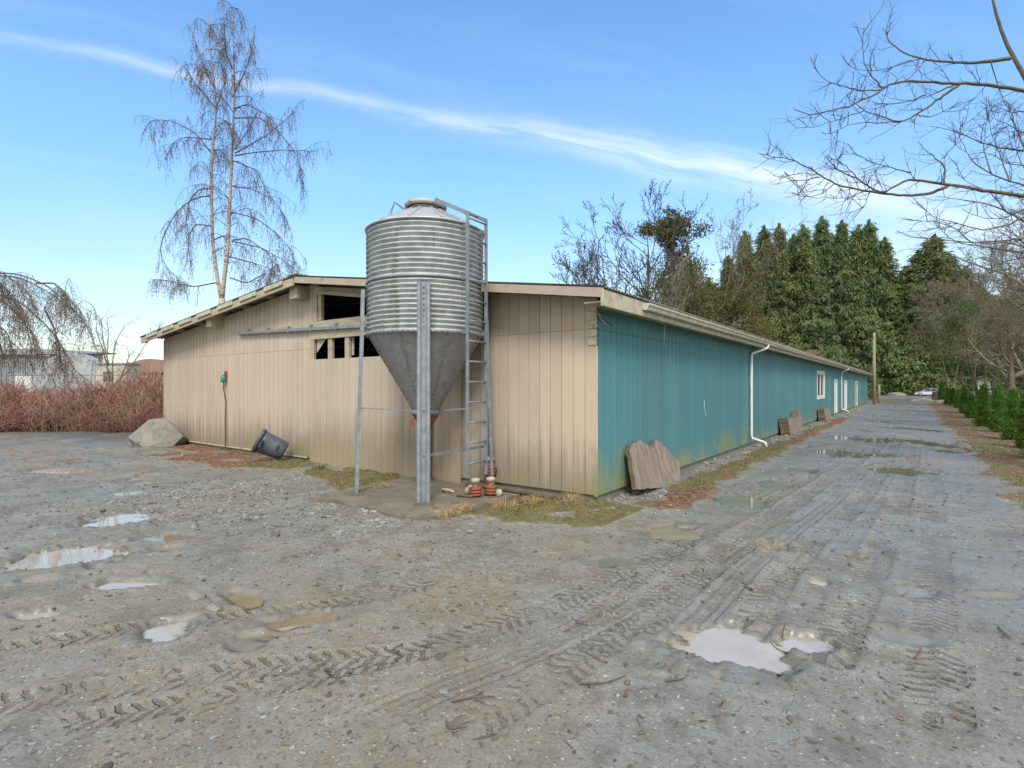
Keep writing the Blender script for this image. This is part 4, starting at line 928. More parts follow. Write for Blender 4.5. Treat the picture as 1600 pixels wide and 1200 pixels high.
b = Buf(); b.lathe([(.256, .55), (.285, .552), (.29, .62), (.275, .635), (.245, .63), (.245, .61)], n, Mb); obj('rim', b, m_bin, binT, smooth=True)
for s in (-1, 1):
    b = Buf(); b.box((s * .28 - .03, -.09, .50), (s * .28 + .03, .09, .53), Mb); obj('handle', b, m_bin, binT)
b = Buf(); b.lathe([(0, .52), (.12, .53), (.17, .50), (.22, .48)], 20, Mb); obj('litter_bag', b, m_cream, binT)

# ------------------------------------------------------------------ timber slabs against the teal wall
def slab(label, v0, v1, outline, foot, thick=.09, seed=3, nm='timber_slab'):
    outline = [(a, b_) for a, b_ in outline]
    L = v1 - v0; h = max(z for _, z in outline); lean = math.asin(min(.7, foot / h))
    th_ = np.array(outline, float); seq = []
    for i in range(len(th_)):       # roughened outline
        a, b_ = th_[i], th_[(i + 1) % len(th_)]
        m_ = max(2, int(np.linalg.norm((b_ - a) * (L, 1)) / .06))
        for k in range(m_):
            p = a + (b_ - a) * k / m_; j = np.random.RandomState(seed * 97 + i * 13 + k).uniform(-1, 1, 2) * .012; seq.append(p + j / (L, 1))
    pts = [(CX + foot - math.sin(lean) * z + .03, CY + v0 + a * L, math.cos(lean) * z) for a, z in seq]
    nrm = np.array([math.cos(lean), 0, math.sin(lean)])
    bm = bmesh.new(); n = len(pts)
    F_ = [bm.verts.new(np.array(p) + nrm * thick + (0, 0, 0)) for p in pts]; B_ = [bm.verts.new(p) for p in pts]
    bm.faces.new(F_); bm.faces.new(B_[::-1])
    for i in range(n): bm.faces.new((F_[i], B_[i], B_[(i + 1) % n], F_[(i + 1) % n]))
    bmesh.ops.recalc_face_normals(bm, faces=bm.faces)
    bmesh.ops.triangulate(bm, faces=bm.faces[:])
    loc = Vector((CX + foot, CY + v0, 0))
    for v in bm.verts: v.co -= loc
    bm.normal_update()
    for f in bm.faces:
        if abs(f.normal.dot(Vector(nrm))) < .6: f.material_index = 1
    me = bpy.data.meshes.new(nm); bm.to_mesh(me); bm.free(); me.materials.append(m_slab); me.materials.append(m_bark)
    o = bpy.data.objects.new(nm, me); COL.objects.link(o); o.location = loc
    return tag(o, label, 'timber slab', 'raw timber slabs leaning on the teal wall')
def SP(px, py, off):
    k = (px - 800) / F; x0 = CX + off; lat0, dep0 = x0 * ca + CY * sa, -x0 * sa + CY * ca; v = (k * dep0 - lat0) / (sa - k * ca)
    return v, CAMZ + (HOR - py) / F * (dep0 + ca * v)
bo_ = [SP(*p) for p in ((999, 767, 0.34), (995, 740, 0.28), (993, 722, 0.24), (989, 706, 0.20), (992, 697, 0.17), (1003, 688.6, 0.15), (1008, 692, 0.15), (1012, 695, 0.15), (1018, 697, 0.16), (1022, 702, 0.17), (1024, 700, 0.17), (1025.5, 689, 0.14), (1029, 690.5, 0.14), (1033, 691, 0.14), (1038, 699, 0.16), (1044, 704, 0.16), (1047, 711, 0.18), (1053, 715, 0.19), (1058, 722.5, 0.20), (1056, 733, 0.24))]
va, vb = bo_[0][0], max(q[0] for q in bo_)
bo2 = [((q[0] - va) / (vb - va), max(q[1], -.02) * 1.03) for q in bo_]; bo2[-1] = (bo2[-1][0], -.03); bo2.append((.5, -.03))
slab('big raw timber slab with jagged top, leaning on the teal wall nearest the corner', va, vb, bo2, .22, .07)
v0, _ = TW(1213, 1)
slab('weathered timber slab with a dark knot, beside its paler twin below the blank teal wall', v0 + .2, v0 + 1.7, [(0, 0), (1, 0), (1, .5), (.8, .58), (.5, .54), (0, .60)], .08, .30, 5)
slab('rough timber slab with a pointed top, just beyond the knotted slab', v0 + 1.8, v0 + 3.0, [(0, 0), (1, 0), (.95, .70), (.8, .78), (.5, .52), (.2, .6), (0, .5)], .08, .26, 6)
v0, _ = TW(1274, 1)
slab('small square timber slab leaning under the white window', v0 + .3, v0 + 2.4, [(0, 0), (1, 0), (1, .56), (.3, .62), (0, .6)], .08, .30, 8)

# ------------------------------------------------------------------ poles, car and things down the lane
def post(px, base, top, r, label, name='utility_pole', cat='pole', lean=0):
    c = G(px, base); dep = CAMZ * F / (base - HOR); zt = CAMZ + (HOR - top) / F * dep
    b = Buf(); b.tube([(c[0], c[1], -.3), (c[0] + lean * .5, c[1], zt * .5), (c[0] + lean, c[1], zt)], [r, r * .92, r * .8], 14)
    if name != 'utility_pole': return tag(obj(name, b, m_poles, loc=(c[0], c[1], 0), smooth=True), label, cat)
    t_ = thing(name, label, cat, c); obj('shaft', b, m_poles, t_, smooth=True)
    b = Buf(); b.lathe([(0, 0), (.05, 0), (.06, .06), (.03, .10), (0, .1)], 12, Matrix.Translation((c[0], c[1] - r - .03, zt - .4))); obj('insulator', b, m_cream, t_)
    b = Buf(); a_ = np.array([c[0] - r, c[1], zt * .60]); e_ = np.array([CX + .3, CY + BL, 3.0])
    pts = [a_ + (e_ - a_) * s - np.array([0, 0, .8 * s * (1 - s)]) for s in np.linspace(0, 1, 9)]; b.tube(pts, .02, 5); obj('service_cable', b, m_white, t_)
    return t_
post(1366, 632, 520, .135, 'tall wooden utility pole at the far end of the teal wall')
post(1373.5, 630, 601, .13, 'short mossy wooden post right of the utility pole', 'wooden_post', 'post')

def make_car(c):
    t_ = thing('parked_car', 'pale silver hatchback parked across the far end of the lane', 'car', c)
    m_paint = M_('silver_car_paint', (.62, .64, .66), (.66, .68, .70), 2, .25, metal=.3, spec=.6)
    side = [(-2.1, .35), (-2.12, .62), (-1.9, .80), (-1.2, .92), (-.5, 1.36), (.1, 1.47), (.9, 1.44), (1.6, 1.10), (2.0, .98), (2.08, .6), (2.05, .35)]
    n = len(side); b = Buf(); V = []
    for w, ins in ((-.86, 0), (-.80, .0), (.80, 0), (.86, 0)):
        pass
    rows = [(-.70, .96), (-.86, 1.0), (.86, 1.0), (.70, .96)]
    for w, k in rows:
        for x, z in side: V.append((c[0] + x * k, c[1] + w * (1 if z < .95 else .82), z * (k if z > .5 else 1)))
    q = [[r * n + i, r * n + i + 1, (r + 1) * n + i + 1, (r + 1) * n + i] for r in range(3) for i in range(n - 1)]
    b.add(V, q)
    for r in (0, 3):
        cc = np.mean([V[r * n + i] for i in range(n)], axis=0); b.add([V[r * n + i] for i in range(n)] + [cc], t=[[i, (i + 1) % n, n] for i in range(n)])
    x = obj('body', b, m_paint, t_); fix_normals(x); bevel(x, .04, 2)
    m_tint = M_('tinted_glass', (.03, .035, .04), (.05, .055, .06), 2, .1)
    for s in (-1, 1):
        for wx_ in ([(-.92, .98), (-.48, 1.30), (.05, 1.36), (.05, .98)], [(.12, .98), (.12, 1.36), (.8, 1.33), (1.25, 1.05), (1.2, .98)]):
            b = Buf(); b.prism([(c[0] + a_, c[1] + s * (.80 - (z - .95) * .25), z) for a_, z in wx_], (0, 0, 0), (0, s * .02, 0)); o = obj('side_window', b, m_tint, t_); fix_normals(o)
    for xw in (-1.35, 1.3):
        for s in (-1, 1):
            Mw = Matrix.Translation((c[0] + xw, c[1] + s * .78, .31)) @ Matrix.Rotation(R(90), 4, 'X')
            b = Buf(); b.lathe([(.20, -.1), (.31, -.09), (.315, 0), (.31, .09), (.20, .1)], 28, Mw); w_ = obj('wheel', b, m_black, t_, smooth=True)
            b = Buf(); b.lathe([(0, -.105), (.19, -.1), (.20, -.08), (.20, .08), (.19, .1), (0, .105)], 20, Mw); obj('rim', b, m_galv, w_, smooth=True)
    for s in (-1, 1):
        b = Buf(); b.box((c[0] - 2.09, c[1] + s * .62 - .15, .62), (c[0] - 1.98, c[1] + s * .62 + .15, .76)); obj('headlight', b, m_glass, t_)
    return t_
cc_ = G(1452, 619.5); make_car(np.array([cc_[0] + .1, cc_[1], 0.02]))
c = G(1460, 626); b = Buf(); b.lathe([(1.0, 0), (.8, .3), (.74, 1.0), (.70, 1.35), (.6, 1.4), (0, 1.36)], 18, Matrix.Translation((c[0] + .35, c[1], -.02)) @ Matrix.Scale(.8, 4)); 
x = tag(obj('tree_stump', b, m_bark, loc=(c[0], c[1], 0), smooth=True), 'dark broad tree stump standing in front of the parked car', 'stump')
for k, (px, py, s, lb) in enumerate(((1440, 627, .75, 'flat brown rock left of the tree stump'), (1451, 627, .5, 'rounded grey rock at the foot of the tree stump'), (1471, 629, .6, 'pale flat rock right of the tree stump'), (1401, 618, 1.2, 'low tan boulder before the blue spruce'))):
    c = G(px, py); tag(rock('rock', (c[0], c[1], .05), np.array([s * 1.4, s * .8, s * .55]), 60 + k, m_rock, sub=3), lb, 'rock')
# ------------------------------------------------------------------ plants
def unit(v): return v / (np.linalg.norm(v) + 1e-9)
def spline(pts, n):
    pts = np.asarray(pts, float); cum = np.r_[0, np.cumsum(np.linalg.norm(np.diff(pts, axis=0), axis=1))]; ss = np.linspace(0, cum[-1], n * 4)
    q = np.stack([np.interp(ss, cum, pts[:, k]) for k in range(3)], 1)
    for _ in range(n // 2 + 4): q[1:-1] = (q[:-2] + 2 * q[1:-1] + q[2:]) / 4
    return q[np.linspace(0, len(q) - 1, n).astype(int)]
def twig(buf, r, p, d, L, r0, lvl, cfg, tips=None):
    n = cfg['n'][lvl]; st = L / n; pts = [p]; d = unit(d); dirs = [d]
    for i in range(n):
        d = unit(d + r.normal(size=3) * cfg['w'][lvl] + np.array([0, 0, cfg['up'][lvl]])); p = p + d * st; pts.append(p); dirs.append(d)
    pts = np.array(pts); rad = np.maximum(r0 * (1 - .72 * np.linspace(0, 1, n + 1)), cfg.get('rmin', 0)); buf.tube(pts, rad, cfg['s'][lvl])
    if lvl + 1 < len(cfg['n']):
        k = cfg['k'][lvl]; k = int(k * r.uniform(.75, 1.25) + .5)
        for j in range(k):
            t = cfg['t0'][lvl] + (1 - cfg['t0'][lvl]) * (j + r.rand()) / k; x = t * n; i = min(int(x), n - 1); q = pts[i] + (pts[i + 1] - pts[i]) * (x - i)
            a = dirs[i]; o = np.cross(a, r.normal(size=3)); o = unit(o); an = cfg['a'][lvl] * r.uniform(.7, 1.3)
            dd = a * math.cos(an) + o * math.sin(an)
            twig(buf, r, q, dd, L * cfg['l'][lvl] * (1.15 - .6 * t) * r.uniform(.7, 1.2), rad[i] * cfg['r'][lvl], lvl + 1, cfg, tips)
    elif tips is not None: tips.append((pts, dirs))
BARE = dict(n=[10, 7, 6, 4, 3], w=[.07, .12, .16, .2, .25], up=[.03, .05, .05, .04, .03], s=[8, 5, 4, 3, 3], k=[10, 7, 6, 5], t0=[.3, .2, .15, .1], a=[.6, .65, .7, .8], l=[.5, .5, .5, .5], r=[.5, .55, .6, .7])

def blob_leaves(b, r, tips, per, size, spread, droop=.3):
    cs = []; ds = []
    for pts, dirs in tips:
        m = max(1, int(per)); i = r.randint(0, len(pts), m); cs.append(pts[i] + r.normal(size=(m, 3)) * spread); ds.append(r.normal(size=(m, 3)) + np.array([0, 0, -droop]))
    if not cs: return
    c = np.concatenate(cs); d = np.concatenate(ds); d /= np.linalg.norm(d, axis=1, keepdims=True)
    b.leaves(c, d, r.uniform(.6, 1.3, len(c)) * size, r.uniform(.4, .7, len(c)) * size)

def bare_tree(name, label, cat, base, H_, r0, seed, lean=(0, 0), cfg=BARE, stems=1, group=None, mat=None, leaf=None, sp=.35, clear=.28, crownmat=None):
    r = np.random.RandomState(seed); t_ = thing(name, label, cat, base, group); tb = Buf(); cb = Buf(); tips = []
    for s in range(stems):
        d = unit(np.array([lean[0], lean[1], 1.0]) + (r.normal(size=3) * sp * np.array([1, 1, 0]) if stems > 1 else 0)); p = np.array(base, float) - [0, 0, .2]
        n = 12; L = H_ * (1 if s == 0 else r.uniform(.7, 1)); pts = [p]; dirs = [d]
        for i in range(n): d = unit(d + r.normal(size=3) * .05 + np.array([0, 0, .05])); p = p + d * L / n; pts.append(p); dirs.append(d)
        pts = np.array(pts); rad = r0 * (1 - .9 * np.linspace(0, 1, n + 1)) * (1 if s == 0 else .8); tb.tube(pts, rad, 9)
        k = cfg['k'][0]
        for j in range(k):
            t = clear + (1 - clear) * (j + r.rand()) / k; x = t * n; i = min(int(x), n - 1); q = pts[i] + (pts[i + 1] - pts[i]) * (x - i)
            o = unit(np.cross(dirs[i], r.normal(size=3))); an = cfg['a'][0] * r.uniform(.75, 1.25)
            twig(cb, r, q, dirs[i] * math.cos(an) + o * math.sin(an), L * cfg['l'][0] * (1.15 - .75 * t) * r.uniform(.7, 1.15), rad[i] * cfg['r'][0], 1, cfg, tips)
    mat = mat or m_twig; kid(t_, obj('trunk', tb, mat if not leaf else m_bark, t_, smooth=True)); kid(t_, obj('crown', cb, mat, t_, smooth=True))
    if leaf:
        lb = Buf(); blob_leaves(lb, r, tips, leaf[0], leaf[1], leaf[2]); kid(t_, obj('foliage', lb, leaf[3], t_))
    return t_

m_twig_d = M_('blackish_bare_twigs', (.055, .045, .036), (.09, .075, .06), 2, .9)
FOL = lambda n, a, b, c=None, isl=.32: M_(n, a, b, .35, .75, island=isl, c3=c, s3=.9, th3=(.5, .65), spec=.25, trans=.38, objrand=.16)
m_cedar = FOL('cedar_foliage', (.14, .195, .075), (.21, .255, .10), (.26, .225, .10))
m_cedar2 = FOL('dark_cedar_foliage', (.115, .18, .082), (.175, .235, .105), (.24, .215, .09))
m_hedge = FOL('hedge_foliage', (.10, .20, .035), (.16, .27, .055), (.20, .22, .06))
m_blue = FOL('blue_spruce_foliage', (.10, .16, .17), (.16, .22, .23))
m_olive = FOL('olive_foliage', (.14, .145, .045), (.19, .18, .06), (.21, .13, .06))
m_ivy = FOL('ivy_foliage', (.07, .10, .03), (.12, .13, .04), (.19, .12, .06))
m_shrub = FOL('bright_shrub_foliage', (.06, .13, .03), (.12, .19, .05))
m_fir = FOL('soft_green_foliage', (.09, .125, .04), (.13, .16, .055))
m_redbr = FOL('reddish_twiggy_foliage', (.20, .11, .07), (.26, .16, .10))

MS = 18
def conifer_mesh(H_, Rm, seed, n, size, p=.75, gaps=.3, low=.02, droop=.7, lumps=2.2):
    r = np.random.RandomState(seed); nb = int(n / MS); C_, D_, N_ = [], [], []; br = Buf()
    ph = r.rand(6) * 6.28
    for i in range(nb):
        t = low + (1 - low) * (1 - (1 - r.rand()) ** 1.0) ** 1.25; z = t * H_; a = r.rand() * 2 * math.pi
        lump = 1 + gaps * (math.sin(a * lumps + ph[0] + z / H_ * 9) * .5 + math.sin(a * 3.7 + z / H_ * 17 + ph[1]) * .35 + math.sin(z / H_ * 31 + a + ph[2]) * .3)
        Rr = Rm * (1 - t) ** p * (.35 + .65 * min(1, t / .12 + .5)) * lump * r.uniform(.45, 1.3) + .03 * Rm
        o = np.array([math.cos(a), math.sin(a), 0]); up = .35 + .5 * t
        m_ = MS; s = np.sqrt(r.uniform(.06, 1, m_)); bend = -droop * .35 * s ** 2 * Rr
        c = np.outer(s * Rr, o); c[:, 2] += z + s * Rr * up * .35 + bend + r.normal(size=m_) * size * .3; c[:, :2] += r.normal(size=(m_, 2)) * size * .34
        d = o * .55 + np.array([0, 0, -droop]) + r.normal(size=(m_, 3)) * .5; C_.append(c); D_.append(d); N_.append(o + r.normal(size=(m_, 3)) * .6)
        if i % 3 == 0: br.tube([(0, 0, z - .02 * H_), tuple(o * Rr * .5 + np.array([0, 0, z])), tuple(o * Rr * .9 + np.array([0, 0, z + .02 * Rr]))], [.012 * Rm + .01, .01 * Rm, .004 * Rm], 3)
    c = np.concatenate(C_); d = np.concatenate(D_); d /= np.linalg.norm(d, axis=1, keepdims=True); nn = np.concatenate(N_)
    b = Buf(); b.leaves(c, d, r.uniform(.6, 1.45, len(c)) * size, r.uniform(.16, .32, len(c)) * size, nn)
    k = int(n * .01) + 8; top = np.stack([r.normal(size=k) * size * .15, r.normal(size=k) * size * .15, H_ * (1 + r.uniform(-.06, .015, k))], 1); b.leaves(top, unit(np.array([0, 0, 1.0])) + r.normal(size=(k, 3)) * .25, size * .8, size * .35)
    tr = Buf(); tr.tube([(0, 0, -.3), (0, 0, H_ * .5), (0, 0, H_ * .97)], [H_ * .012 + .02, H_ * .008 + .01, .01], 7)
    return b, tr, br
def conifer_proto(name, label, cat, group, loc, H_, Rm, seed, n, size, mat, **k):
    t_ = thing(name, label, cat, (0, 0, 0), group); b, tr, br = conifer_mesh(H_, Rm, seed, n, size, **k)
    kid(t_, obj('foliage', b, mat, t_)); kid(t_, obj('trunk', tr, m_bark, t_, smooth=True)); kid(t_, obj('limb', br, m_bark, t_)); t_.location = loc; return t_

# ---- the tall evergreens beyond the road
GR = 'tall evergreens beyond the road'
protos = []
TALL = [(1108, 440, 112, 'lowest evergreen at the left end of the row, half hidden by the olive trees'), (1138, 405, 114, 'short evergreen left of the pointed one, behind the thin bare tree'), (1164, 368, 116, 'pointed evergreen standing apart at the left of the tall row'),
        (1194, 360, 116, 'first of two twin spires right of the pointed evergreen'), (1217.5, 357, 117, 'second of two twin spires, nearer the middle of the row'), (1240, 372, 119, 'slightly lower evergreen filling the gap right of the twin spires'), (1255, 358, 115, 'evergreen just left of the tallest spire of the row'),
        (1284, 346, 115, 'tallest evergreen spire in the middle of the row'), (1300, 372, 119, 'lower evergreen behind and right of the tallest spire'), (1316, 351, 113, 'feathery evergreen right of the tallest spire'), (1341, 358, 112, 'evergreen left of the last tall spire of the row'), (1358, 351, 111, 'last tall spire before the row steps down'),
        (1382, 378, 110, 'evergreen stepping down at the right end of the tall row'), (1400, 440, 112, 'lower evergreen in the notch between the row and the broad evergreen'), (1414, 421, 109, 'narrow evergreen at the left shoulder of the broad evergreen'), (1434, 398, 107, 'evergreen directly left of the broad one with the high peak'),
        (1459, 374, 105, 'broad evergreen with the high peak above the parked car'), (1484, 402, 106, 'evergreen right of the broad one, above the cedar hedge'), (1508, 421, 106, 'small topped evergreen at the far right of the row'), (1530, 452, 110, 'low evergreen behind the right hand bare trees'), (1562, 470, 112, 'low evergreen at the right edge, mostly veiled by twigs'), (1596, 455, 110, 'evergreen at the right frame edge behind the twigs')]
for k, (px, top, dep, lab) in enumerate(TALL):
    k3 = k % 4; Ht = CAMZ + (HOR - top) / F * dep
    if len(protos) <= k3:
        c = P(px, HOR, dep); o = conifer_proto('evergreen_tree', lab, 'evergreen tree', GR, (c[0], c[1], 0), 34, (5.4, 6.4, 4.6, 5.8)[k3], 100 + k, 19000, .85, (m_cedar, m_cedar2, m_cedar, m_cedar2)[k3], p=(.72, .85, .62, .78)[k3], gaps=.8, lumps=(2.2, 3.1, 1.7, 2.7)[k3]); protos.append(o); o.scale = (1, 1, Ht / 34); o.rotation_euler[2] = 0
    else:
        c = P(px, HOR, dep); w = {16: 1.35, 13: 1.1, 7: 1.05}.get(k, 1.0) * rs.uniform(.9, 1.12); o = dup(protos[k3], (c[0], c[1], 0), rs.rand() * 6.28, (w, w, Ht / 34), lab)
# ---- lower shrubs along the road's far side
GS = 'leafy shrubs below the evergreens'
SH = [(1306, 117, 6.5), (1322, 116, 7.5), (1345, 118, 8.0), (1368, 108, 5.5), (1404, 106, 6), (1418, 107, 5.0), (1436, 108, 6.0), (1449, 108, 5.2), (1466, 106, 6.4), (1486, 104, 7), (1502, 103, 7.5), (1520, 102, 7), (1538, 100, 6), (1284, 116, 6), (1262, 118, 7), (1240, 119, 7)]
names = ['first', 'second', 'third', 'fourth', 'fifth', 'sixth', 'seventh', 'eighth', 'ninth', 'tenth', 'eleventh', 'twelfth', 'thirteenth', 'fourteenth', 'fifteenth', 'sixteenth']
order = sorted(range(len(SH)), key=lambda i: SH[i][0]); rk = {i: n for n, i in enumerate(order)}
sp0 = None
for i, (px, dep, h) in enumerate(SH):
    c = P(px, HOR, dep); lab = '%s leafy green shrub from the left below the tall evergreens' % names[rk[i]]
    if sp0 is None: sp0 = conifer_proto('leafy_shrub', lab, 'shrub', GS, (c[0], c[1], 0), 6.5, 3.4, 300, 5200, .55, m_shrub, p=.45, gaps=.5, droop=.35); o = sp0
    else: o = dup(sp0, (c[0], c[1], 0), rs.rand() * 6.28, h / 6.5, lab)
c = G(1396, 617.5); conifer_proto('blue_spruce', 'small blue grey spruce beyond the road by the utility pole', 'spruce tree', None, (c[0], c[1], 0), 4.7, 1.9, 311, 6000, .30, m_blue, p=.85, gaps=.2, droop=.15)
c = G(1361, 625); conifer_proto('holly_bush', 'dark holly bush at the far end of the teal wall', 'bush', None, (c[0] - .6, c[1] + 4, 0), 4.2, 1.7, 312, 5000, .30, m_cedar2, p=.4, gaps=.3, droop=.1)

# ---- trees left of the barn's far half, seen over its roof
GO = 'bare trees seen over the barn roof'
def ob(px, top, dep, r0, seed, lab, stems=1, lean=0, leaf=None, name='bare_tree', cfg=BARE, mat=None, clear=.28, sp=.35):
    c = P(px, HOR, dep); hgt = CAMZ + (HOR - top) / F * dep; l = np.array(LD(lean, 0)); return bare_tree(name, lab, 'tree', (c[0], c[1], 0), hgt * .84, r0, seed, (l[0], l[1]), cfg=cfg, stems=stems, group=GO, leaf=leaf, mat=mat, clear=clear, sp=sp)
UPR = dict(BARE, rmin=.021, r=[.6, .65, .7, .75], n=[10, 9, 7, 4, 3], k=[9, 6, 5, 2], a=[.62, .5, .6, .8], up=[.03, .05, .04, .03, .0], w=[.06, .09, .12, .2, .25], l=[.62, .55, .42, .4])
ob(1001, 288, 54, .24, 401, 'tallest bare tree over the roof, with an upright forked crown', cfg=UPR, mat=m_twig_d, clear=.35, stems=2, sp=.05)
ob(985, 325, 56, .22, 402, 'bare tree leaning left over the roof beside the tallest one', lean=-.22, cfg=UPR, mat=m_twig_d, clear=.3)
ob(962, 375, 52, .20, 403, 'lowest spreading bare tree furthest left over the roof', lean=-.42, cfg=UPR, mat=m_twig_d, clear=.3)
ob(950, 405, 55, .16, 408, 'small bare tree half hidden behind the low spreading one', lean=-.25, cfg=UPR, mat=m_twig_d, clear=.3)
ob(1016, 370, 50, .26, 404, 'mossy trunked bare tree right of the tallest one, crown in tiers', stems=3, sp=.22, cfg=UPR)
ob(1134, 318, 72, .22, 405, 'slim pale bare tree before the left end of the evergreens', cfg=UPR, lean=.05, mat=m_twig, clear=.4, leaf=(1, .22, .3, m_redbr))
ob(1112, 350, 70, .18, 406, 'thin bare tree left of the slim pale one', cfg=UPR, mat=m_twig)
# ivy clad tree
c = P(1050, HOR, 60); iv = thing('ivy_clad_tree', 'tree with a thick clump of ivy round its top, over the barn roof', 'tree', (c[0], c[1], 0)); r = np.random.RandomState(77)
tb = Buf(); cb = Buf(); tips = []; top = CAMZ + (HOR - 340) / F * 60; pts = spline([(c[0], c[1], -.2), (c[0] + .3, c[1], top * .5), (c[0], c[1], top)], 12); tb.tube(pts, .28 * (1 - .6 * np.linspace(0, 1, 12)), 8)
for i in range(34):
    z = top * r.uniform(.5, 1.0); q = np.array([c[0], c[1], z]); twig(cb, r, q, unit(np.array([r.normal(), r.normal(), .5])), r.uniform(1.8, 3.6), .06, 1, dict(BARE, k=[0, 4, 4, 3]), tips)
obj('trunk', tb, m_bark, iv, smooth=True); obj('crown', cb, m_twig, iv, smooth=True)
lb = Buf(); n = 5200; sub = r.normal(size=(16, 3)) * [1.5, 1.5, 1.0]; cc = sub[r.randint(0, 16, n)] + r.normal(size=(n, 3)) * [.48, .48, .42] + [c[0], c[1], top - 1.6]
n2 = 3200; zz = r.uniform(top * .3, top * 1.05, n2); c2 = np.stack([c[0] + r.normal(size=n2) * .4, c[1] + r.normal(size=n2) * .4, zz], 1)
n3 = 2500; ctr = r.randint(0, len(tips), n3); c3 = np.array([tips[k][0][r.randint(len(tips[k][0]))] for k in ctr]) + r.normal(size=(n3, 3)) * .15
cc = np.concatenate([cc, c2, c3]); d = r.normal(size=cc.shape) + [0, 0, -.6]; d /= np.linalg.norm(d, axis=1, keepdims=True); lb.leaves(cc, d, r.uniform(.15, .34, len(cc)), r.uniform(.1, .2, len(cc))); obj('ivy', lb, m_ivy, iv)
GB = 'olive leafed trees behind the barn'
for k, (px, top, dep, lab) in enumerate(((1044, 430, 66, 'olive leafed tree nearest the roof edge, under the ivy clump'), (1072, 405, 68, 'olive leafed tree right of the ivy clad trunk'), (1100, 415, 70, 'browner olive leafed tree in the middle of its group'), (1128, 420, 72, 'olive leafed tree against the first evergreens'), (1155, 440, 74, 'rightmost olive leafed tree, low before the evergreens'), (1185, 490, 76, 'low olive leafed tree just above the gutter line'), (1058, 480, 64, 'low olive tree close behind the roof edge'))):
    c = P(px, HOR, dep); hgt = CAMZ + (HOR - top) / F * dep
    bare_tree('olive_tree', lab, 'tree', (c[0], c[1], 0), hgt * .92, .18, 500 + k, cfg=dict(BARE, k=[12, 6, 5, 3], n=[10, 6, 4, 3], s=[8, 4, 3, 3]), group=GB, leaf=(7, .34, .38, m_olive if k != 3 else m_ivy), stems=2, sp=.15, clear=.18)

# ---- right-hand side: bare and leafy trees behind the hedge
GQ = 'trees behind the cedar hedge'
def rt(px, base, top, r0, seed, lab, **k):
    dep = k.pop('dep', CAMZ * F / (base - HOR)); c = P(px, HOR, dep); hgt = CAMZ + (HOR - top) / F * dep; l = LD(k.pop('lean', 0), 0)
    return bare_tree('roadside_tree', lab, 'tree', (c[0], c[1], 0), hgt * .93, r0, seed, (l[0], l[1]), group=GQ, **k)
rt(1487, 0, 425, .10, 601, 'slender twin stemmed bare tree rising behind the hedge', dep=52, stems=2, sp=.04, cfg=dict(BARE, rmin=.013, k=[15, 7, 6, 4], a=[.75, .7, .7, .8]), clear=.35, mat=m_twig)
rt(1529, 0, 470, .14, 602, 'soft green tree filling the gap behind the middle of the hedge', dep=46, cfg=dict(BARE, k=[14, 6, 5, 3]), leaf=(4, .16, .22, m_fir), clear=.1)
rt(1549, 0, 480, .14, 606, 'fuzzy green tree right of the soft green one', dep=44, cfg=dict(BARE, k=[14, 6, 5, 3]), leaf=(4, .14, .2, m_fir), clear=.1)
rt(1577, 0, 470, .22, 603, 'brown trunked tree with reddish twigs behind the near hedge', dep=27, cfg=dict(BARE, rmin=.007, k=[18, 8, 6, 4], a=[.9, .7, .7, .8]), leaf=(1, .06, .1, m_redbr), clear=.3)
rt(1612, 0, 370, .20, 604, 'tall twiggy bare tree at the right frame edge', dep=30, cfg=dict(BARE, k=[20, 9, 7, 5], a=[.85, .7, .7, .8], rmin=.007), clear=.2, mat=m_twig)
rt(1655, 0, 250, .24, 607, 'large bare tree outside the right frame edge reaching in', dep=20, cfg=dict(BARE, rmin=.005, k=[20, 9, 7, 5], a=[.95, .7, .7, .8], up=[.03, .02, .02, .0, .0]), clear=.25, mat=m_twig)
rt(1540, 0, 400, .16, 605, 'grey bare tree veiling the small topped evergreen', dep=60, cfg=dict(BARE, rmin=.013, k=[18, 9, 7, 4]), mat=m_twig, clear=.25)
rt(1585, 0, 395, .16, 608, 'grey bare tree standing behind the reddish one', dep=55, cfg=dict(BARE, rmin=.013, k=[18, 9, 7, 4]), mat=m_twig, clear=.2)
for k, (px, dep, h) in enumerate(((1600, 40, 3.6), (1570, 44, 3.2), (1625, 32, 3.8))):
    c = P(px, HOR, dep); conifer_proto('laurel_bush', ('broad green bush at the right edge behind the hedge', 'rounded green bush left of the white house glimpse', 'green bush just outside the right frame edge')[k], 'bush', GQ, (c[0], c[1], 0), h, 2.4, 700 + k, 3500, .25, m_fir, p=.4, gaps=.4, droop=.3)

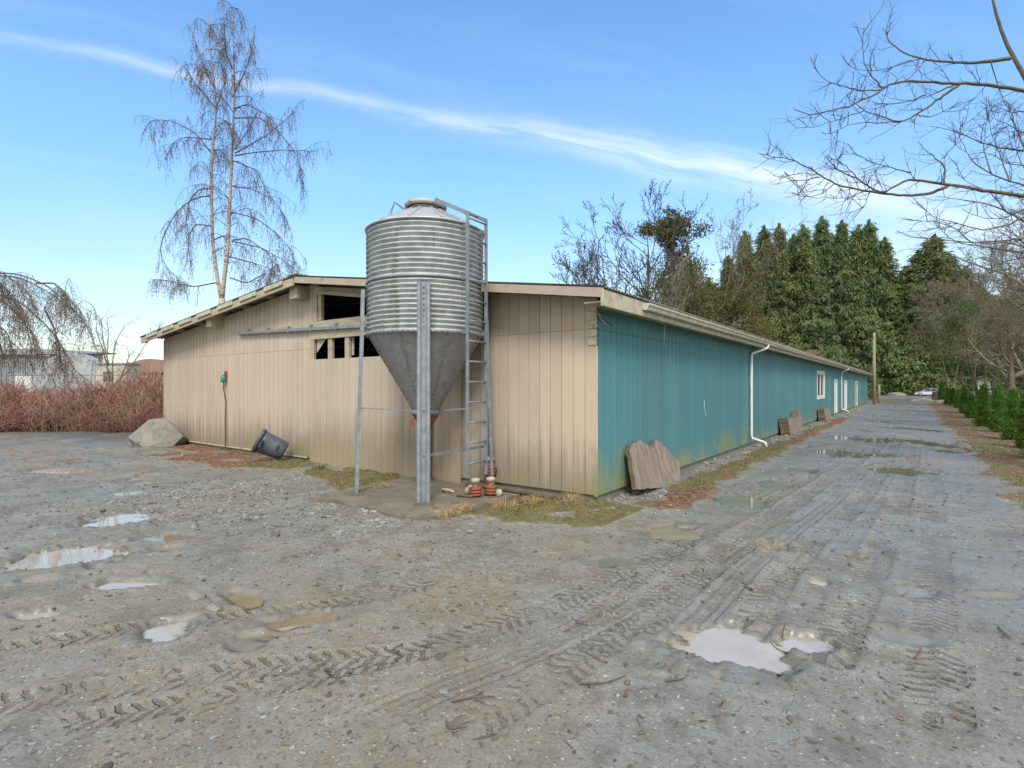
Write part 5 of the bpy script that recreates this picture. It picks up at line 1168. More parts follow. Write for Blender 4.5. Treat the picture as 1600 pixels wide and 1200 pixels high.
# ---- cedar hedge along the lane
HG = [(1628, 722, 622, 'nearest cedar of the hedge, outside the frame'), (1606, 703, 616, 'cedar cut by the right frame edge, nearest in the hedge'), (1583, 689, 611, 'second nearest whole cedar of the hedge, tall and full'), (1560, 676, 604, 'third cedar of the hedge from the right, narrow topped'), (1537, 667, 604, 'fourth cedar of the hedge from the right, widest of all'), (1518, 654, 617, 'short round topped cedar in the middle of the hedge'), (1507, 646, 606, 'cedar just left of the short round topped one'), (1497, 638, 609, 'fifth cedar of the hedge counted from the far end'), (1489, 634, 607, 'fourth cedar of the hedge counted from the far end'), (1482, 632, 606, 'third cedar of the hedge counted from the far end'), (1476, 629, 606, 'second cedar of the hedge counted from the far end'), (1471, 627, 597, 'tallest light green cedar at the far end of the hedge')]
hp = []
for k, (px, base, top, lab) in enumerate(HG):
    c = G(px, base); dep = CAMZ * F / (base - HOR); hgt = (base - top) / F * dep
    if len(hp) < 3: o = conifer_proto('hedge_cedar', lab, 'cedar', 'cedars of the hedge along the lane', (c[0], c[1], hat(c[0], c[1]) - .02), 1.7, .25, 800 + k, 15000, .075, m_hedge, p=.5, gaps=.42, droop=-.5, low=.0); hp.append(o); o.scale = (1, 1, hgt / 1.7)
    else: w = rs.uniform(.9, 1.1) * (1 + .012 * (dep - 20) * .5); o = dup(hp[k % 3], (c[0], c[1], hat(c[0], c[1]) - .02), rs.rand() * 6, (w, w, hgt / 1.7), lab)

# ---- birch behind the left eave
def drape(cb, lb, r, pts, n, lmin, lmax, clump, size=.05, r0=.004, push=.1):
    L = len(pts) - 1
    for i in range(n):
        x = r.uniform(.15, 1) ** .8 * L; k = min(int(x), L - 1); q = pts[k] + (pts[k + 1] - pts[k]) * (x - k); ln = r.uniform(lmin, lmax)
        m_ = 5; d = unit(np.array([r.normal() * .4, r.normal() * .4, -.25])); P_ = [q]
        for j in range(m_): d = unit(d + np.array([r.normal() * push, r.normal() * push, -.55])); P_.append(P_[-1] + d * ln / m_)
        P_ = np.array(P_); cb.tube(P_, np.linspace(r0 * 1.3, r0 * .6, m_ + 1), 3)
        t = r.uniform(.3, 1, clump) * m_; kk = np.minimum(t.astype(int), m_ - 1); c_ = P_[kk] + (P_[kk + 1] - P_[kk]) * (t - kk)[:, None] + r.normal(size=(clump, 3)) * size * .5
        d_ = r.normal(size=(clump, 3)) * .5 + [0, 0, -.9]; d_ /= np.linalg.norm(d_, axis=1, keepdims=True); lb.leaves(c_, d_, r.uniform(.6, 1.3, clump) * size, size * .35)
def z1(X_, Y_): return 180 + X_ / 2.7275, 60 + Y_ / 2.7275
def birch():
    r = np.random.RandomState(42); DB = 24.0; base = P(346, HOR, DB); base[2] = 0
    t_ = thing('birch_tree', 'tall twin stemmed weeping birch rising behind the left roof slope', 'birch', base)
    tb = Buf(); cb = Buf(); lb = Buf()
    bz = lambda X_, Y_, dd=0: P(*z1(X_, Y_), DB + dd)
    st1 = spline([bz(455, 1120), bz(440, 1060), bz(415, 880), bz(410, 680), bz(412, 500), bz(432, 300), bz(418, 150), bz(402, 20), bz(398, -60), bz(394, -120)], 24)
    st2 = spline([bz(455, 1120), bz(460, 1050), bz(480, 900), bz(490, 650), bz(500, 450), bz(510, 200), bz(503, 20), bz(500, -60), bz(504, -130)], 24)
    root = spline([base - [0, 0, .3], (base + bz(455, 1120)) / 2 + [.1, 0, 0], bz(455, 1110)], 8)
    tb.tube(root, np.linspace(.17, .14, 8), 12); tb.tube(st1, np.linspace(.085, .010, 24), 9); tb.tube(st2, np.linspace(.10, .010, 24), 9)
    obj('trunk', tb, m_birch, t_, smooth=True)
    BR = [[(510, 490), (650, 410), (770, 310)], [(510, 500), (600, 485), (720, 475), (860, 482)], [(500, 630), (580, 640), (680, 690), (725, 760)], [(490, 740), (600, 765), (700, 840), (765, 920)], [(495, 865), (620, 890), (740, 960), (790, 1010)], [(490, 1020), (560, 1045), (640, 1000), (700, 1010)],
          [(510, 340), (620, 335), (700, 400), (780, 500), (805, 640)], [(512, 470), (560, 400), (610, 310)], [(500, 520), (600, 560), (650, 660)], [(410, 490), (340, 400), (240, 350), (150, 345), (118, 410)], [(410, 430), (300, 420), (250, 440), (235, 480)], [(410, 670), (330, 680), (250, 750), (190, 880), (197, 950), (240, 1000), (300, 1050)], [(435, 1040), (330, 1060), (240, 1035), (150, 1025)],
          [(415, 800), (340, 790), (310, 850), (320, 960)], [(412, 640), (360, 640), (310, 700), (300, 800)], [(485, 930), (600, 960), (680, 990)], [(500, 860), (560, 850), (660, 920), (690, 1040)], [(430, 300), (350, 200), (300, 130)], [(425, 220), (380, 130), (345, 20)], [(500, 250), (560, 130), (590, 20), (600, -60)], [(505, 300), (560, 280), (640, 320), (690, 370)], [(430, 300), (470, 180), (460, 40)], [(500, 130), (470, 60), (465, -80)]]
    for bl in BR:
        n = len(bl); e = r.uniform(-1.6, 1.6); pp = spline([bz(x, y, e * k / (n - 1)) for k, (x, y) in enumerate(bl)], 14); cb.tube(pp, np.linspace(.032, .008, 14), 5)
        drape(cb, lb, r, pp, 34, .3, 1.25, 4, .08, .0048)
        for _ in range(6):
            i = r.randint(3, 13); d = unit(pp[min(i + 1, 13)] - pp[i - 1] + r.normal(size=3) * .22); L = r.uniform(.5, 1.5); q = spline([pp[i], pp[i] + d * L * .5 + [0, 0, .04], pp[i] + d * L + [0, 0, -.18 * L]], 7); cb.tube(q, np.linspace(.010, .004, 7), 3); drape(cb, lb, r, q, 9, .2, .9, 4, .075, .0048)
    for stem in (st1, st2):
        for i in range(40):
            k = r.randint(3, 24); q = stem[k]; a = r.uniform(0, 6.28); t = k / 23; L = r.uniform(.8, 2.6) * (1.1 - .55 * t); o = np.array([math.cos(a), math.sin(a), 0])
            pp = spline([q, q + o * L * .4 + [0, 0, .25 * L], q + o * L * .8 + [0, 0, .15 * L], q + o * L + [0, 0, -.25 * L]], 9); cb.tube(pp, np.linspace(.016, .004, 9), 4); drape(cb, lb, r, pp, 15, .25, 1.2, 4, .075, .0048)
    obj('crown', cb, m_twig_b, t_, smooth=True); obj('catkins', lb, m_catkin, t_)
birch()

def weeping():
    r = np.random.RandomState(43); D0 = 14.5; zz = lambda X_, Y_, dd=0: P(X_ / 3.53, 400 + Y_ / 3.53, D0 + dd)
    base = P(-95, HOR, D0); base[2] = 0; t_ = thing('weeping_birch', 'weeping birch with long arching boughs entering from the left frame edge', 'birch', base)
    tb = Buf(); cb = Buf(); lb = Buf(); fork = zz(-330, 330); topz = zz(-340, 60)
    tb.tube(spline([base - [0, 0, .3], (base + fork) / 2, fork, topz], 12), np.linspace(.2, .06, 12), 10); obj('trunk', tb, m_birch, t_, smooth=True)
    BR = [[(-335, 200), (-150, 110), (0, 92), (100, 98), (240, 150), (370, 250), (470, 370), (530, 500), (560, 610)], [(-335, 230), (-120, 130), (10, 105), (130, 125), (270, 200), (400, 290), (480, 380)], [(-330, 320), (-150, 230), (0, 208), (120, 258), (250, 375), (330, 470), (400, 620), (490, 690)], [(-330, 300), (-100, 250), (0, 235), (90, 310), (180, 430), (235, 540), (245, 640)], [(-330, 250), (-100, 120), (0, 140), (80, 250), (150, 400), (180, 520)],
          [(200, 150), (300, 150), (350, 190), (390, 250)], [(-330, 200), (-180, 330), (-60, 420), (0, 480), (30, 600)], [(-330, 180), (-200, 90), (-60, 110), (60, 200), (130, 300)], [(250, 300), (300, 400), (330, 520), (330, 620)], [(-330, 330), (-100, 330), (40, 420), (80, 560)], [(-300, 100), (-100, 40), (60, 120), (160, 200), (210, 330)]]
    for bl in BR:
        n = len(bl); e = r.uniform(-1.2, 1.2); pp = spline([zz(x, y, e * k / (n - 1)) for k, (x, y) in enumerate(bl)], 22); cb.tube(pp, np.linspace(.028, .007, 22), 5)
        drape(cb, lb, r, pp[5:], 75, .25, 1.0, 10, .05, .0025, .06)
        for _ in range(5):
            i = r.randint(6, 20); d = unit(pp[i + 1] - pp[i - 1] + r.normal(size=3) * .3); L = r.uniform(.5, 1.4); q = spline([pp[i], pp[i] + d * L * .5, pp[i] + d * L + [0, 0, -.35 * L]], 7); cb.tube(q, np.linspace(.008, .003, 7), 3); drape(cb, lb, r, q, 10, .2, .8, 10, .05, .003, .06)
    for k in range(16):      # the far side of the crown, away from the yard
        a = YAW + math.pi + r.uniform(-1.35, 1.35); o = np.array([math.cos(a), math.sin(a), 0]); q = fork + (topz - fork) * r.uniform(.1, 1.0); L = r.uniform(1.4, 3.0)
        pp = spline([q, q + o * L * .35 + [0, 0, .5], q + o * L * .8 + [0, 0, .1], q + o * L + [0, 0, -1.0], q + o * L * 1.05 + [0, 0, -1.8]], 16); cb.tube(pp, np.linspace(.026, .006, 16), 5); drape(cb, lb, r, pp[3:], 45, .25, 1.0, 8, .05, .0025, .06)
    obj('crown', cb, m_twig_b, t_, smooth=True); obj('catkins', lb, m_catkin, t_)
weeping()

# ---- sapling in the brambles and the brambles themselves
def sapling():
    r = np.random.RandomState(44); D0 = 20.5; zz = lambda X_, Y_, dd=0: P(X_ / 3.53, 400 + Y_ / 3.53, D0 + dd)
    base = P(610 / 3.53, HOR, D0); base[2] = 0; t_ = thing('sapling', 'bare multi stemmed sapling standing in the brambles left of the barn', 'sapling', base); tb = Buf(); cb = Buf()
    st = [[(610, 800), (600, 700), (588, 560), (600, 440), (590, 340)], [(615, 780), (622, 560), (640, 460), (690, 385)], [(600, 650), (570, 520), (535, 430), (530, 380)], [(620, 720), (700, 640), (770, 540), (805, 480)], [(640, 730), (680, 640), (715, 545), (700, 500)], [(600, 600), (565, 450), (560, 350)], [(805, 480), (850, 420), (880, 400)]]
    for s in st:
        pp = spline([zz(*p) for p in s], 10); tb.tube(pp, np.linspace(.030, .010, 10), 6)
        for _ in range(9): i = r.randint(3, 10); twig(cb, r, pp[i - 1 if i == 10 else i], unit(r.normal(size=3) + [0, 0, .6]), r.uniform(.3, .8), .008, 2, dict(BARE, k=[0, 0, 5, 3]))
    obj('trunk', tb, m_twig, t_, smooth=True); obj('crown', cb, m_twig, t_, smooth=True)
sapling()
def brambles():
    r = np.random.RandomState(45); n = 19000
    def cane_mat(name, a, b_, c_): return M_(name, a, b_, .3, .85, island=.35, c3=c_, s3=.45, th3=(.48, .62), objrand=0)
    m_c = cane_mat('bramble_canes', (.26, .10, .08), (.32, .175, .13), (.33, .27, .16)); b = Buf(); lb = Buf()
    lat0, lat1 = -31, -10.4
    lt = r.uniform(lat0, lat1, n); dp = 19.2 + .25 * np.sin(lt * 1.1) + r.rand(n) ** 1.6 * 5.5
    for i in range(n):
        c = LD(lt[i], dp[i]); 
        if c[0] > CX - BW - .7: continue
        px = 800 + F * lt[i] / dp[i]
        hmax = 1.45 + .25 * math.sin(lt[i] * .7) + .2 * math.sin(lt[i] * 2.3) + .12 * math.sin(lt[i] * 5.1) + (.5 if px > 205 else 0) + (.4 if px < 30 else 0) + .05 * (dp[i] - 19)
        hh = hmax * min(1, .35 + (dp[i] - 19) / 1.2) * r.uniform(.35, 1.0); a = r.uniform(0, 6.28); o = np.array([math.cos(a), math.sin(a), 0]); L = r.uniform(.4, 1.6)
        z0 = .1 if r.rand() < .5 else r.uniform(.1, hh * .8)
        b.tube([c + [0, 0, z0], c + o * L * .2 + [0, 0, z0 + (hh - z0) * .75], c + o * L * .55 + [0, 0, hh], c + o * L + [0, 0, max(hh * r.uniform(.3, .85), .1)]], [.010, .009, .007, .003], 3)
    k = 11500; lt = r.uniform(lat0, lat1, k); dp = 19.1 + r.rand(k) * 5.0; c = np.array([LD(p, q, 0) for p, q in zip(lt, dp)]); hm = (1.25 + .05 * (dp - 19)) * np.minimum(1, .3 + (dp - 19) / 1.2); c[:, 2] = .05 + r.rand(k) * hm; ok = c[:, 0] < CX - BW - .5; c = c[ok]
    d = r.normal(size=c.shape); d /= np.linalg.norm(d, axis=1, keepdims=True); b.leaves(c, d, r.uniform(.04, .10, len(c)), .04)
    o = obj('bramble_thicket', b, m_c); tag(o, 'red brown leafless bramble thicket filling the left side beyond the yard', 'brambles', kind='stuff')
    gb_ = Buf()
    for i in range(700):     # pale dead stalks along the front
        l = r.uniform(-19, -10.6); c = LD(l, 19.0 + r.rand() * 1.2)
        if c[0] > CX - BW - .5: continue
        gb_.tube([c, c + [r.normal() * .1, r.normal() * .1, r.uniform(.3, .8)], c + [r.normal() * .3, r.normal() * .3, r.uniform(.6, 1.5)]], [.008, .007, .003], 3)
    tag(obj('dry_stalks', gb_, M_('straw_stalks', (.36, .29, .17), (.42, .35, .22), 3, .9, island=.2)), 'pale dry stalks in front of the bramble thicket', 'dry grass', kind='stuff')
brambles()

# ---- buildings beyond the brambles
m_shed = M_('grey_blue_cladding', (.24, .28, .31), (.30, .34, .37), .4, .6, stretch=(3, 3, .3)); m_shedl = M_('pale_grey_cladding', (.26, .29, .31), (.33, .36, .38), .4, .6)
cw = P(40, HOR, 46); wh = thing('warehouse', 'low grey blue metal warehouse beyond the brambles at left', 'warehouse', (cw[0], cw[1], 0))
def lbox(b, l0, l1, d0, d1, z0, z1):
    v = [LD(l, d, z) for l in (l0, l1) for d in (d0, d1) for z in (z0, z1)]; b.add(v, [[0, 1, 3, 2], [4, 6, 7, 5], [0, 4, 5, 1], [2, 3, 7, 6], [0, 2, 6, 4], [1, 5, 7, 3]]); return b
def wallr(l0, l1, d, z0, z1, th, n, amp, mat, nm, par):
    b = Buf(); 
    for i in range(n):
        a = l0 + (l1 - l0) * i / n; c_ = l0 + (l1 - l0) * (i + .6) / n; lbox(b, a, c_, d, d + th, z0, z1)
    lbox(b, l0, l1, d + amp, d + th + amp, z0, z1); return obj(nm, b, mat, par)
wallr(-46, -39.2, 46, 0, 4.3, .1, 34, .05, m_shedl, 'wall', wh); wallr(-39.2, -34.8, 46, 0, 4.5, .1, 22, .05, m_shed, 'wall', wh)
b = Buf(); b.prism([LD(-46.3, 45.7, 4.3), LD(-34.4, 45.7, 4.5), LD(-34.4, 45.7, 4.6), LD(-40, 45.7, 4.9), LD(-46.3, 45.7, 4.8)], (0, 0, 0), tuple(LD(0, 1.5))); obj('roof', b, m_shedl, wh)
b = Buf(); lbox(b, -42, -40.6, 45.9, 45.99, 1.0, 2.6); obj('shutter', b, m_white, wh)
ct = P(120, HOR, 43); tp = thing('tarpaulin_shed', 'arched grey tarpaulin shelter right of the warehouse', 'shelter', (ct[0], ct[1], 0)); b = Buf(); V = []; n = 16
for d in (42, 43.2):
    for k in range(n + 1): a = math.pi * k / n; V.append(LD(-34.4 + 2.9 * -math.cos(a), d, 4.3 * math.sin(a) ** .7))
b.add(V, [[k, k + 1, n + 2 + k, n + 1 + k] for k in range(n)]); c0 = len(V); V2 = V[:n + 1] + [LD(-34.4, 42, 0)]; b.add(V2, t=[[k, n + 1, k + 1] for k in range(n)]); obj('cover', b, M_('grey_tarpaulin', (.30, .32, .34), (.38, .40, .41), .8, .6, .03, 2), tp)
cx_ = P(172, HOR, 38); tr = thing('box_trailer', 'cream white box trailer parked beyond the brambles', 'trailer', (cx_[0], cx_[1], 0)); b = Buf(); lbox(b, -29.2, -27.0, 38, 39.4, .9, 3.25); x = obj('body', b, M_('cream_trailer_paint', (.50, .47, .39), (.42, .40, .33), 2, .6), tr); bevel(x, .05)
b = Buf(); lbox(b, -28.6, -27.9, 37.95, 37.99, 2.1, 2.75); obj('window', b, m_glass, tr); b = Buf(); lbox(b, -29.3, -26.95, 37.93, 39.5, 3.25, 3.36); obj('roof', b, m_shedl, tr)
for d in (38.7,): b = Buf(); b.lathe([(0, -.15), (.45, -.15), (.48, 0), (.45, .15), (0, .15)], 20, Matrix.Translation(LD(-28.1, d, .48)) @ Matrix.Rotation(YAW, 4, 'Z') @ Matrix.Rotation(R(90), 4, 'Y')); obj('wheel', b, m_black, tr)
cb_ = P(222, HOR, 48); br_ = thing('brown_shed', 'brown shed with a low curved roof behind the barn corner', 'shed', (cb_[0], cb_[1], 0)); m_brs = M_('brown_cladding', (.25, .14, .115), (.31, .19, .155), .6, .8, c3=(.33, .23, .2), s3=.8)
wallr(-34.6, -29.0, 48, 0, 3.1, .1, 18, .05, m_brs, 'wall', br_); b = Buf(); prof_ = [LD(-34.9 + 6.2 * k / 10, 47.8, 2.75 + 1.6 * math.sin(math.pi * (k + 1.6) / 13) - .2) for k in range(11)]; n_ = len(prof_); dv_ = LD(0, 9); b.add(prof_ + [q + dv_ for q in prof_] + [q - [0, 0, q[2] - 2.95] for q in prof_], [[k, k + 1, n_ + k + 1, n_ + k] for k in range(n_ - 1)] + [[k, k + 1, 2 * n_ + k + 1, 2 * n_ + k] for k in range(n_ - 1)]); obj('roof', b, m_brs, br_)
# wire fence before the warehouse
f0 = LD(-31, 33); fn = thing('wire_fence', 'galvanised wire fence with round posts before the warehouse', 'fence', f0)
L_ = np.arange(-36, -22, 2.6)
for l in L_: b = Buf(); b.tube([LD(l, 33, 0), LD(l, 33, 2.45)], .045, 8); kid(fn, obj('post', b, m_galv, fn, smooth=True))
b = Buf(); b.tube([LD(-36, 33, 2.4), LD(L_[-1], 33, 2.4)], .03, 6); obj('top_rail', b, m_galv, fn)
b = Buf()
for l in np.arange(-36, L_[-1] - 2, .22): b.tube([LD(l, 33, .05), LD(l + 2.3, 33, 2.38)], .004, 3); b.tube([LD(l + 2.3, 33, .05), LD(l, 33, 2.38)], .004, 3)
obj('mesh_panel', b, m_galv, fn)
# far tree line on the left horizon
r = np.random.RandomState(99)
lf = [(-60, 120, 'hazy low tree at the far left beyond the warehouse'), (20, 130, 'distant tree above the warehouse roof'), (110, 125, 'distant tree beyond the tarpaulin shelter'), (160, 120, 'distant tree beyond the white trailer'), (215, 130, 'distant tree beyond the brown shed'), (250, 118, 'distant tree touching the barn corner')]
fp = None
for k, (px, dep, lab) in enumerate(lf):
    c = P(px, HOR, dep)
    if fp is None: fp = bare_tree('distant_tree', lab, 'tree', (c[0], c[1], 0), 6.0, .2, 900, cfg=dict(BARE, k=[10, 6, 4, 3], s=[5, 3, 3, 3, 3]), group='distant trees at left', leaf=(3, .3, .3, m_redbr), stems=2, clear=.15)
    else: dup(fp, (c[0], c[1], 0), r.rand() * 6, r.uniform(.8, 1.15), lab)
# white house glimpsed at right
chs = P(1600, HOR, 62); hs_ = thing('white_house', 'white house glimpsed between bushes at the right edge', 'house', (chs[0], chs[1], 0)); b = Buf(); b.box((chs[0] - 4, chs[1], 0), (chs[0] + 5, chs[1] + 6, 2.6)); obj('wall', b, m_white, hs_)
b = Buf(); b.prism([(chs[0] - 4.4, chs[1] - .4, 2.6), (chs[0] + 5.4, chs[1] - .4, 2.6), (chs[0] + .5, chs[1] - .4, 4.6)], (0, 0, 0), (0, 6.8, 0)); obj('roof', b, m_dark, hs_)
for xx in (-2.5, 1.5): b = Buf(); b.box((chs[0] + xx, chs[1] - .03, 1.0), (chs[0] + xx + 1.2, chs[1] - .005, 2.0)); obj('window', b, m_glass, hs_)

# ---- the big bare tree reaching in from the right
def overhang():
    r = np.random.RandomState(46); D0 = 9.5; zz = lambda X_, Y_, dd=0: P(1180 + X_ / 3.5286, 60 + Y_ / 3.5286, D0 + dd)
    base = P(1790, HOR, D0); base[2] = 0; t_ = thing('overhanging_tree', 'large bare tree at right whose crooked boughs overhang the lane', 'tree', base); tb = Buf(); cb = Buf()
    tk = spline([base - [0, 0, .3], P(1780, 450, D0), P(1755, 280, D0), P(1720, 150, D0), P(1690, 0, D0), P(1660, -150, D0)], 14); tb.tube(tk, np.linspace(.24, .08, 14), 12)
    tr2 = spline([P(1765, 330, D0), zz(1600, 480, .6), zz(1482, 195, .8), zz(1390, 50, 1.0), zz(1330, -120, 1.2), zz(1300, -260, 1.2)], 14); tb.tube(tr2, np.linspace(.065, .022, 14), 8)
    obj('trunk', tb, m_bark2, t_, smooth=True)
    BR = [(.042, [(1410, 110), (1270, 130), (1180, 138), (1000, 125), (880, 105), (800, 70), (740, 15), (700, -60)], .8), (.055, [(2050, 330), (1700, 330), (1482, 287), (1350, 268), (1200, 245), (1110, 250), (1000, 240), (850, 235), (740, 248), (700, 280), (620, 330), (520, 375), (400, 402), (290, 428), (215, 390)], -.6),
          (.030, [(1130, 248), (1020, 330), (930, 390), (860, 440), (790, 462), (700, 432), (600, 400), (540, 360), (500, 300)], -.3), (.016, [(700, 282), (600, 287), (480, 265), (380, 230), (330, 170), (305, 105)], -.5), (.016, [(700, 272), (640, 210), (600, 140), (588, 30), (600, -60)], -.2), (.014, [(800, 462), (700, 468), (610, 460), (500, 482), (405, 527), (365, 515)], -.8),
          (.013, [(600, 400), (480, 440), (380, 470), (300, 495), (240, 445)], -.6), (.016, [(940, 310), (860, 345), (760, 360), (660, 370)], .3), (.012, [(830, 240), (900, 170), (940, 110)], .2), (.02, [(1100, 255), (1000, 300), (920, 330), (860, 345)], .3), (.013, [(900, 420), (960, 440), (1020, 410), (1100, 370), (1140, 350)], -.5), (.012, [(860, 120), (760, 155), (640, 180), (540, 170), (480, 95)], 1.0), (.012, [(1300, 130), (1340, 260), (1380, 380), (1482, 410)], .5),
          (.062, [(2100, 980), (1750, 905), (1482, 868), (1400, 858), (1250, 835), (1070, 808), (960, 790), (900, 778), (840, 776), (790, 800), (740, 840), (690, 855), (650, 835), (560, 770), (450, 730), (390, 650)], -.5), (.034, [(1060, 815), (980, 850), (870, 870), (700, 856), (550, 830), (430, 803), (350, 745), (250, 690), (150, 652), (80, 658), (20, 635)], -1.0),
          (.022, [(1040, 800), (1048, 720), (1015, 672), (945, 625), (900, 570)], .2), (.012, [(355, 765), (230, 785), (190, 765), (160, 735)], -1.2), (.014, [(860, 740), (720, 702), (640, 682), (560, 640), (510, 580)], -.2), (.012, [(430, 805), (380, 850), (290, 880), (205, 850)], -1.2), (.012, [(590, 845), (500, 885), (430, 880), (415, 860)], -1.0), (.013, [(1040, 660), (1120, 560), (1150, 430)], .6), (.010, [(630, 850), (600, 930), (530, 985)], -.4), (.012, [(560, 770), (500, 700), (400, 650)], -.6),
          (.034, [(2000, 700), (1700, 650), (1482, 618), (1380, 610), (1250, 580), (1130, 520), (1020, 490), (960, 485)], 1.0), (.03, [(2000, 900), (1600, 840), (1482, 812), (1400, 790), (1300, 742), (1200, 690), (1150, 600), (1110, 500)], 1.2), (.022, [(1482, 1010), (1380, 950), (1250, 905), (1100, 885), (1000, 870)], .8), (.03, [(2000, 1120), (1600, 1090), (1482, 1100), (1380, 1112), (1200, 1130), (1000, 1105), (870, 1100), (780, 1060)], -.4), (.02, [(1482, 985), (1400, 1030), (1260, 1060), (1120, 1020), (980, 985), (890, 900)], .2), (.02, [(1482, 1185), (1300, 1150), (1100, 1130), (980, 1010)], .6), (.02, [(1560, 700), (1482, 600), (1420, 450), (1390, 330), (1300, 380), (1240, 345)], .9), (.026, [(2000, 800), (1650, 720), (1482, 700), (1380, 690), (1280, 620), (1180, 640)], .6), (.024, [(1900, 1000), (1600, 960), (1482, 940), (1360, 1000), (1240, 990), (1140, 940)], .4), (.022, [(1900, 1250), (1600, 1210), (1482, 1200), (1380, 1240), (1260, 1200), (1150, 1230)], .3), (.02, [(1700, 480), (1560, 430), (1482, 400), (1400, 410), (1330, 370), (1250, 385)], .9), (.018, [(1600, 560), (1482, 520), (1400, 480), (1340, 500)], 1.0), (.018, [(1650, 860), (1540, 780), (1482, 720), (1440, 620), (1430, 520)], .3), (.018, [(1650, 1300), (1540, 1180), (1482, 1060), (1430, 960)], .5), (.016, [(1300, 742), (1260, 640), (1270, 500), (1290, 420)], 1.2), (.016, [(1400, 790), (1350, 640), (1300, 530), (1280, 400)], 1.2), (.016, [(1380, 950), (1300, 850), (1180, 800), (1100, 740)], 1.2), (.014, [(1200, 1130), (1100, 1040), (960, 1010), (840, 1000)], -.2)]
    C2 = dict(BARE, n=[8, 7, 5, 4, 3], w=[.1, .12, .2, .22, .25], up=[0, .03, .07, .08, .08], k=[8, 7, 4, 3], l=[.5, .5, .45, .5], r=[.5, .5, .55, .7], a=[.6, .7, .75, .8])
    for r0, bl, e in BR:
        n = len(bl); m_ = max(10, n * 3); pp = spline([zz(x, y, e * k / (n - 1)) for k, (x, y) in enumerate(bl)], m_); pp[1:-1] += r.normal(size=(m_ - 2, 3)) * .006
        r1 = r0 * .85; cb.tube(pp, np.maximum(r1 * (1 - np.linspace(0, 1, m_) ** .8 * .85), .005), 7)
        ln = np.linalg.norm(np.diff(pp, axis=0), axis=1).sum(); k = int(ln * 5.2)
        for _ in range(k):
            i = int(r.uniform(.22, 1) * (m_ - 1)); i = min(i, m_ - 2); d = unit(pp[i + 1] - pp[i]); o = unit(np.cross(d, r.normal(size=3))); dd = d * .6 + o * .75
            twig(cb, r, pp[i], dd, r.uniform(.18, .70), .0068, 3, dict(C2, k=[0, 0, 0, 4]))
    for k in range(12):
        q = tk[r.randint(5, 13)]; a = YAW + r.uniform(-1.2, 1.2); twig(cb, r, q, np.array([math.cos(a), math.sin(a), r.uniform(.1, .8)]), r.uniform(1.8, 3.2), .045, 1, dict(C2, k=[0, 8, 6, 4]))
    obj('crown', cb, m_bark2, t_, smooth=True)
m_bark2 = M_('grey_brown_bark', (.085, .07, .052), (.135, .115, .085), 14, .9, .004, 60, c3=(.13, .13, .06), s3=6, th3=(.55, .7))
overhang()

# ---- litter, grass, stones, sticks on the ground
def scatter(n, mask, dmax, seed, power=1.0, lim=.35, dmin=2.2):
    r = np.random.RandomState(seed); u = r.rand(n); dep = 1 / (1 / dmin + u * (1 / dmax - 1 / dmin)); dep = dmin + (dmax - dmin) * r.rand(n) ** power
    lat = r.uniform(-1.05, 1.05, n) * dep; x = lat * ca - dep * sa; y = lat * sa + dep * ca; ok = (x > -40) & (x < 10) & (y > 0)
    x, y, dep = x[ok], y[ok], dep[ok]; m_ = mat_at(mask, x, y) > r.rand(len(x)) * (1 - lim) + lim; inside = (x < CX) & (x > CX - BW) & (y > CY)
    m_ &= ~inside; return x[m_], y[m_], dep[m_], r
x, y, dep, r = scatter(240000, moss * (1 - pad_m), 45, 901, 1.1); n = len(x); c = np.stack([x, y, hat(x, y) - .005], 1); d = r.normal(size=(n, 3)) * .55 + [0, 0, 1]; d /= np.linalg.norm(d, axis=1, keepdims=True)
b = Buf(); b.leaves(c, d, r.uniform(.02, .075, n), r.uniform(.004, .009, n) * (1 + dep / 14)); m_grass = M_('short_verge_grass', (.11, .16, .035), (.20, .20, .065), .8, .8, island=.4, c3=(.33, .22, .10), s3=2.2, th3=(.42, .54), trans=.3)
tag(obj('verge_grass', b, m_grass), 'short mossy grass with straw growing on the verges', 'grass', kind='stuff')
x, y, dep, r = scatter(120000, litter, 45, 902, 1.1); n = len(x); c = np.stack([x, y, hat(x, y) + .006], 1); d = r.normal(size=(n, 3)) * [1, 1, .25]; d /= np.linalg.norm(d, axis=1, keepdims=True); nn = r.normal(size=(n, 3)) * .35 + [0, 0, 1]
b = Buf(); b.leaves(c, d, r.uniform(.03, .08, n), r.uniform(.015, .035, n), nn); tag(obj('leaf_litter', b, M_('fallen_leaves', (.20, .095, .05), (.30, .18, .10), 2, .8, island=.4)), 'brown fallen leaves and needles on the verges', 'leaf litter', kind='stuff')
import bmesh as _b
bm = _b.new(); _b.ops.create_icosphere(bm, subdivisions=1, radius=1); IV = np.array([v.co[:] for v in bm.verts]); IT = np.array([[v.index for v in f.verts] for f in bm.faces]); bm.free()
def stones(n, mask, dmax, seed, s0, s1, power, lim=.0):
    x, y, dep, r = scatter(n, mask, dmax, seed, power, lim); k = len(x); s = s0 * (s1 / s0) ** (r.rand(k) ** 2.2) * (1 + dep * .02); a = r.rand(k) * 6.28
    V = IV[None] * (1 + .25 * r.normal(size=(k, len(IV), 1))) * s[:, None, None] * np.stack([r.uniform(.8, 1.5, k), r.uniform(.6, 1.1, k), r.uniform(.35, .7, k)], 1)[:, None]
    ca_, sa_ = np.cos(a)[:, None], np.sin(a)[:, None]; V = np.stack([V[..., 0] * ca_ - V[..., 1] * sa_, V[..., 0] * sa_ + V[..., 1] * ca_, V[..., 2]], -1)
    V += np.stack([x, y, hat(x, y) + s * .12], 1)[:, None]; T_ = (IT[None] + (np.arange(k) * len(IV))[:, None, None]); b = Buf(); b.add(V.reshape(-1, 3), t=T_.reshape(-1, 3)); return b
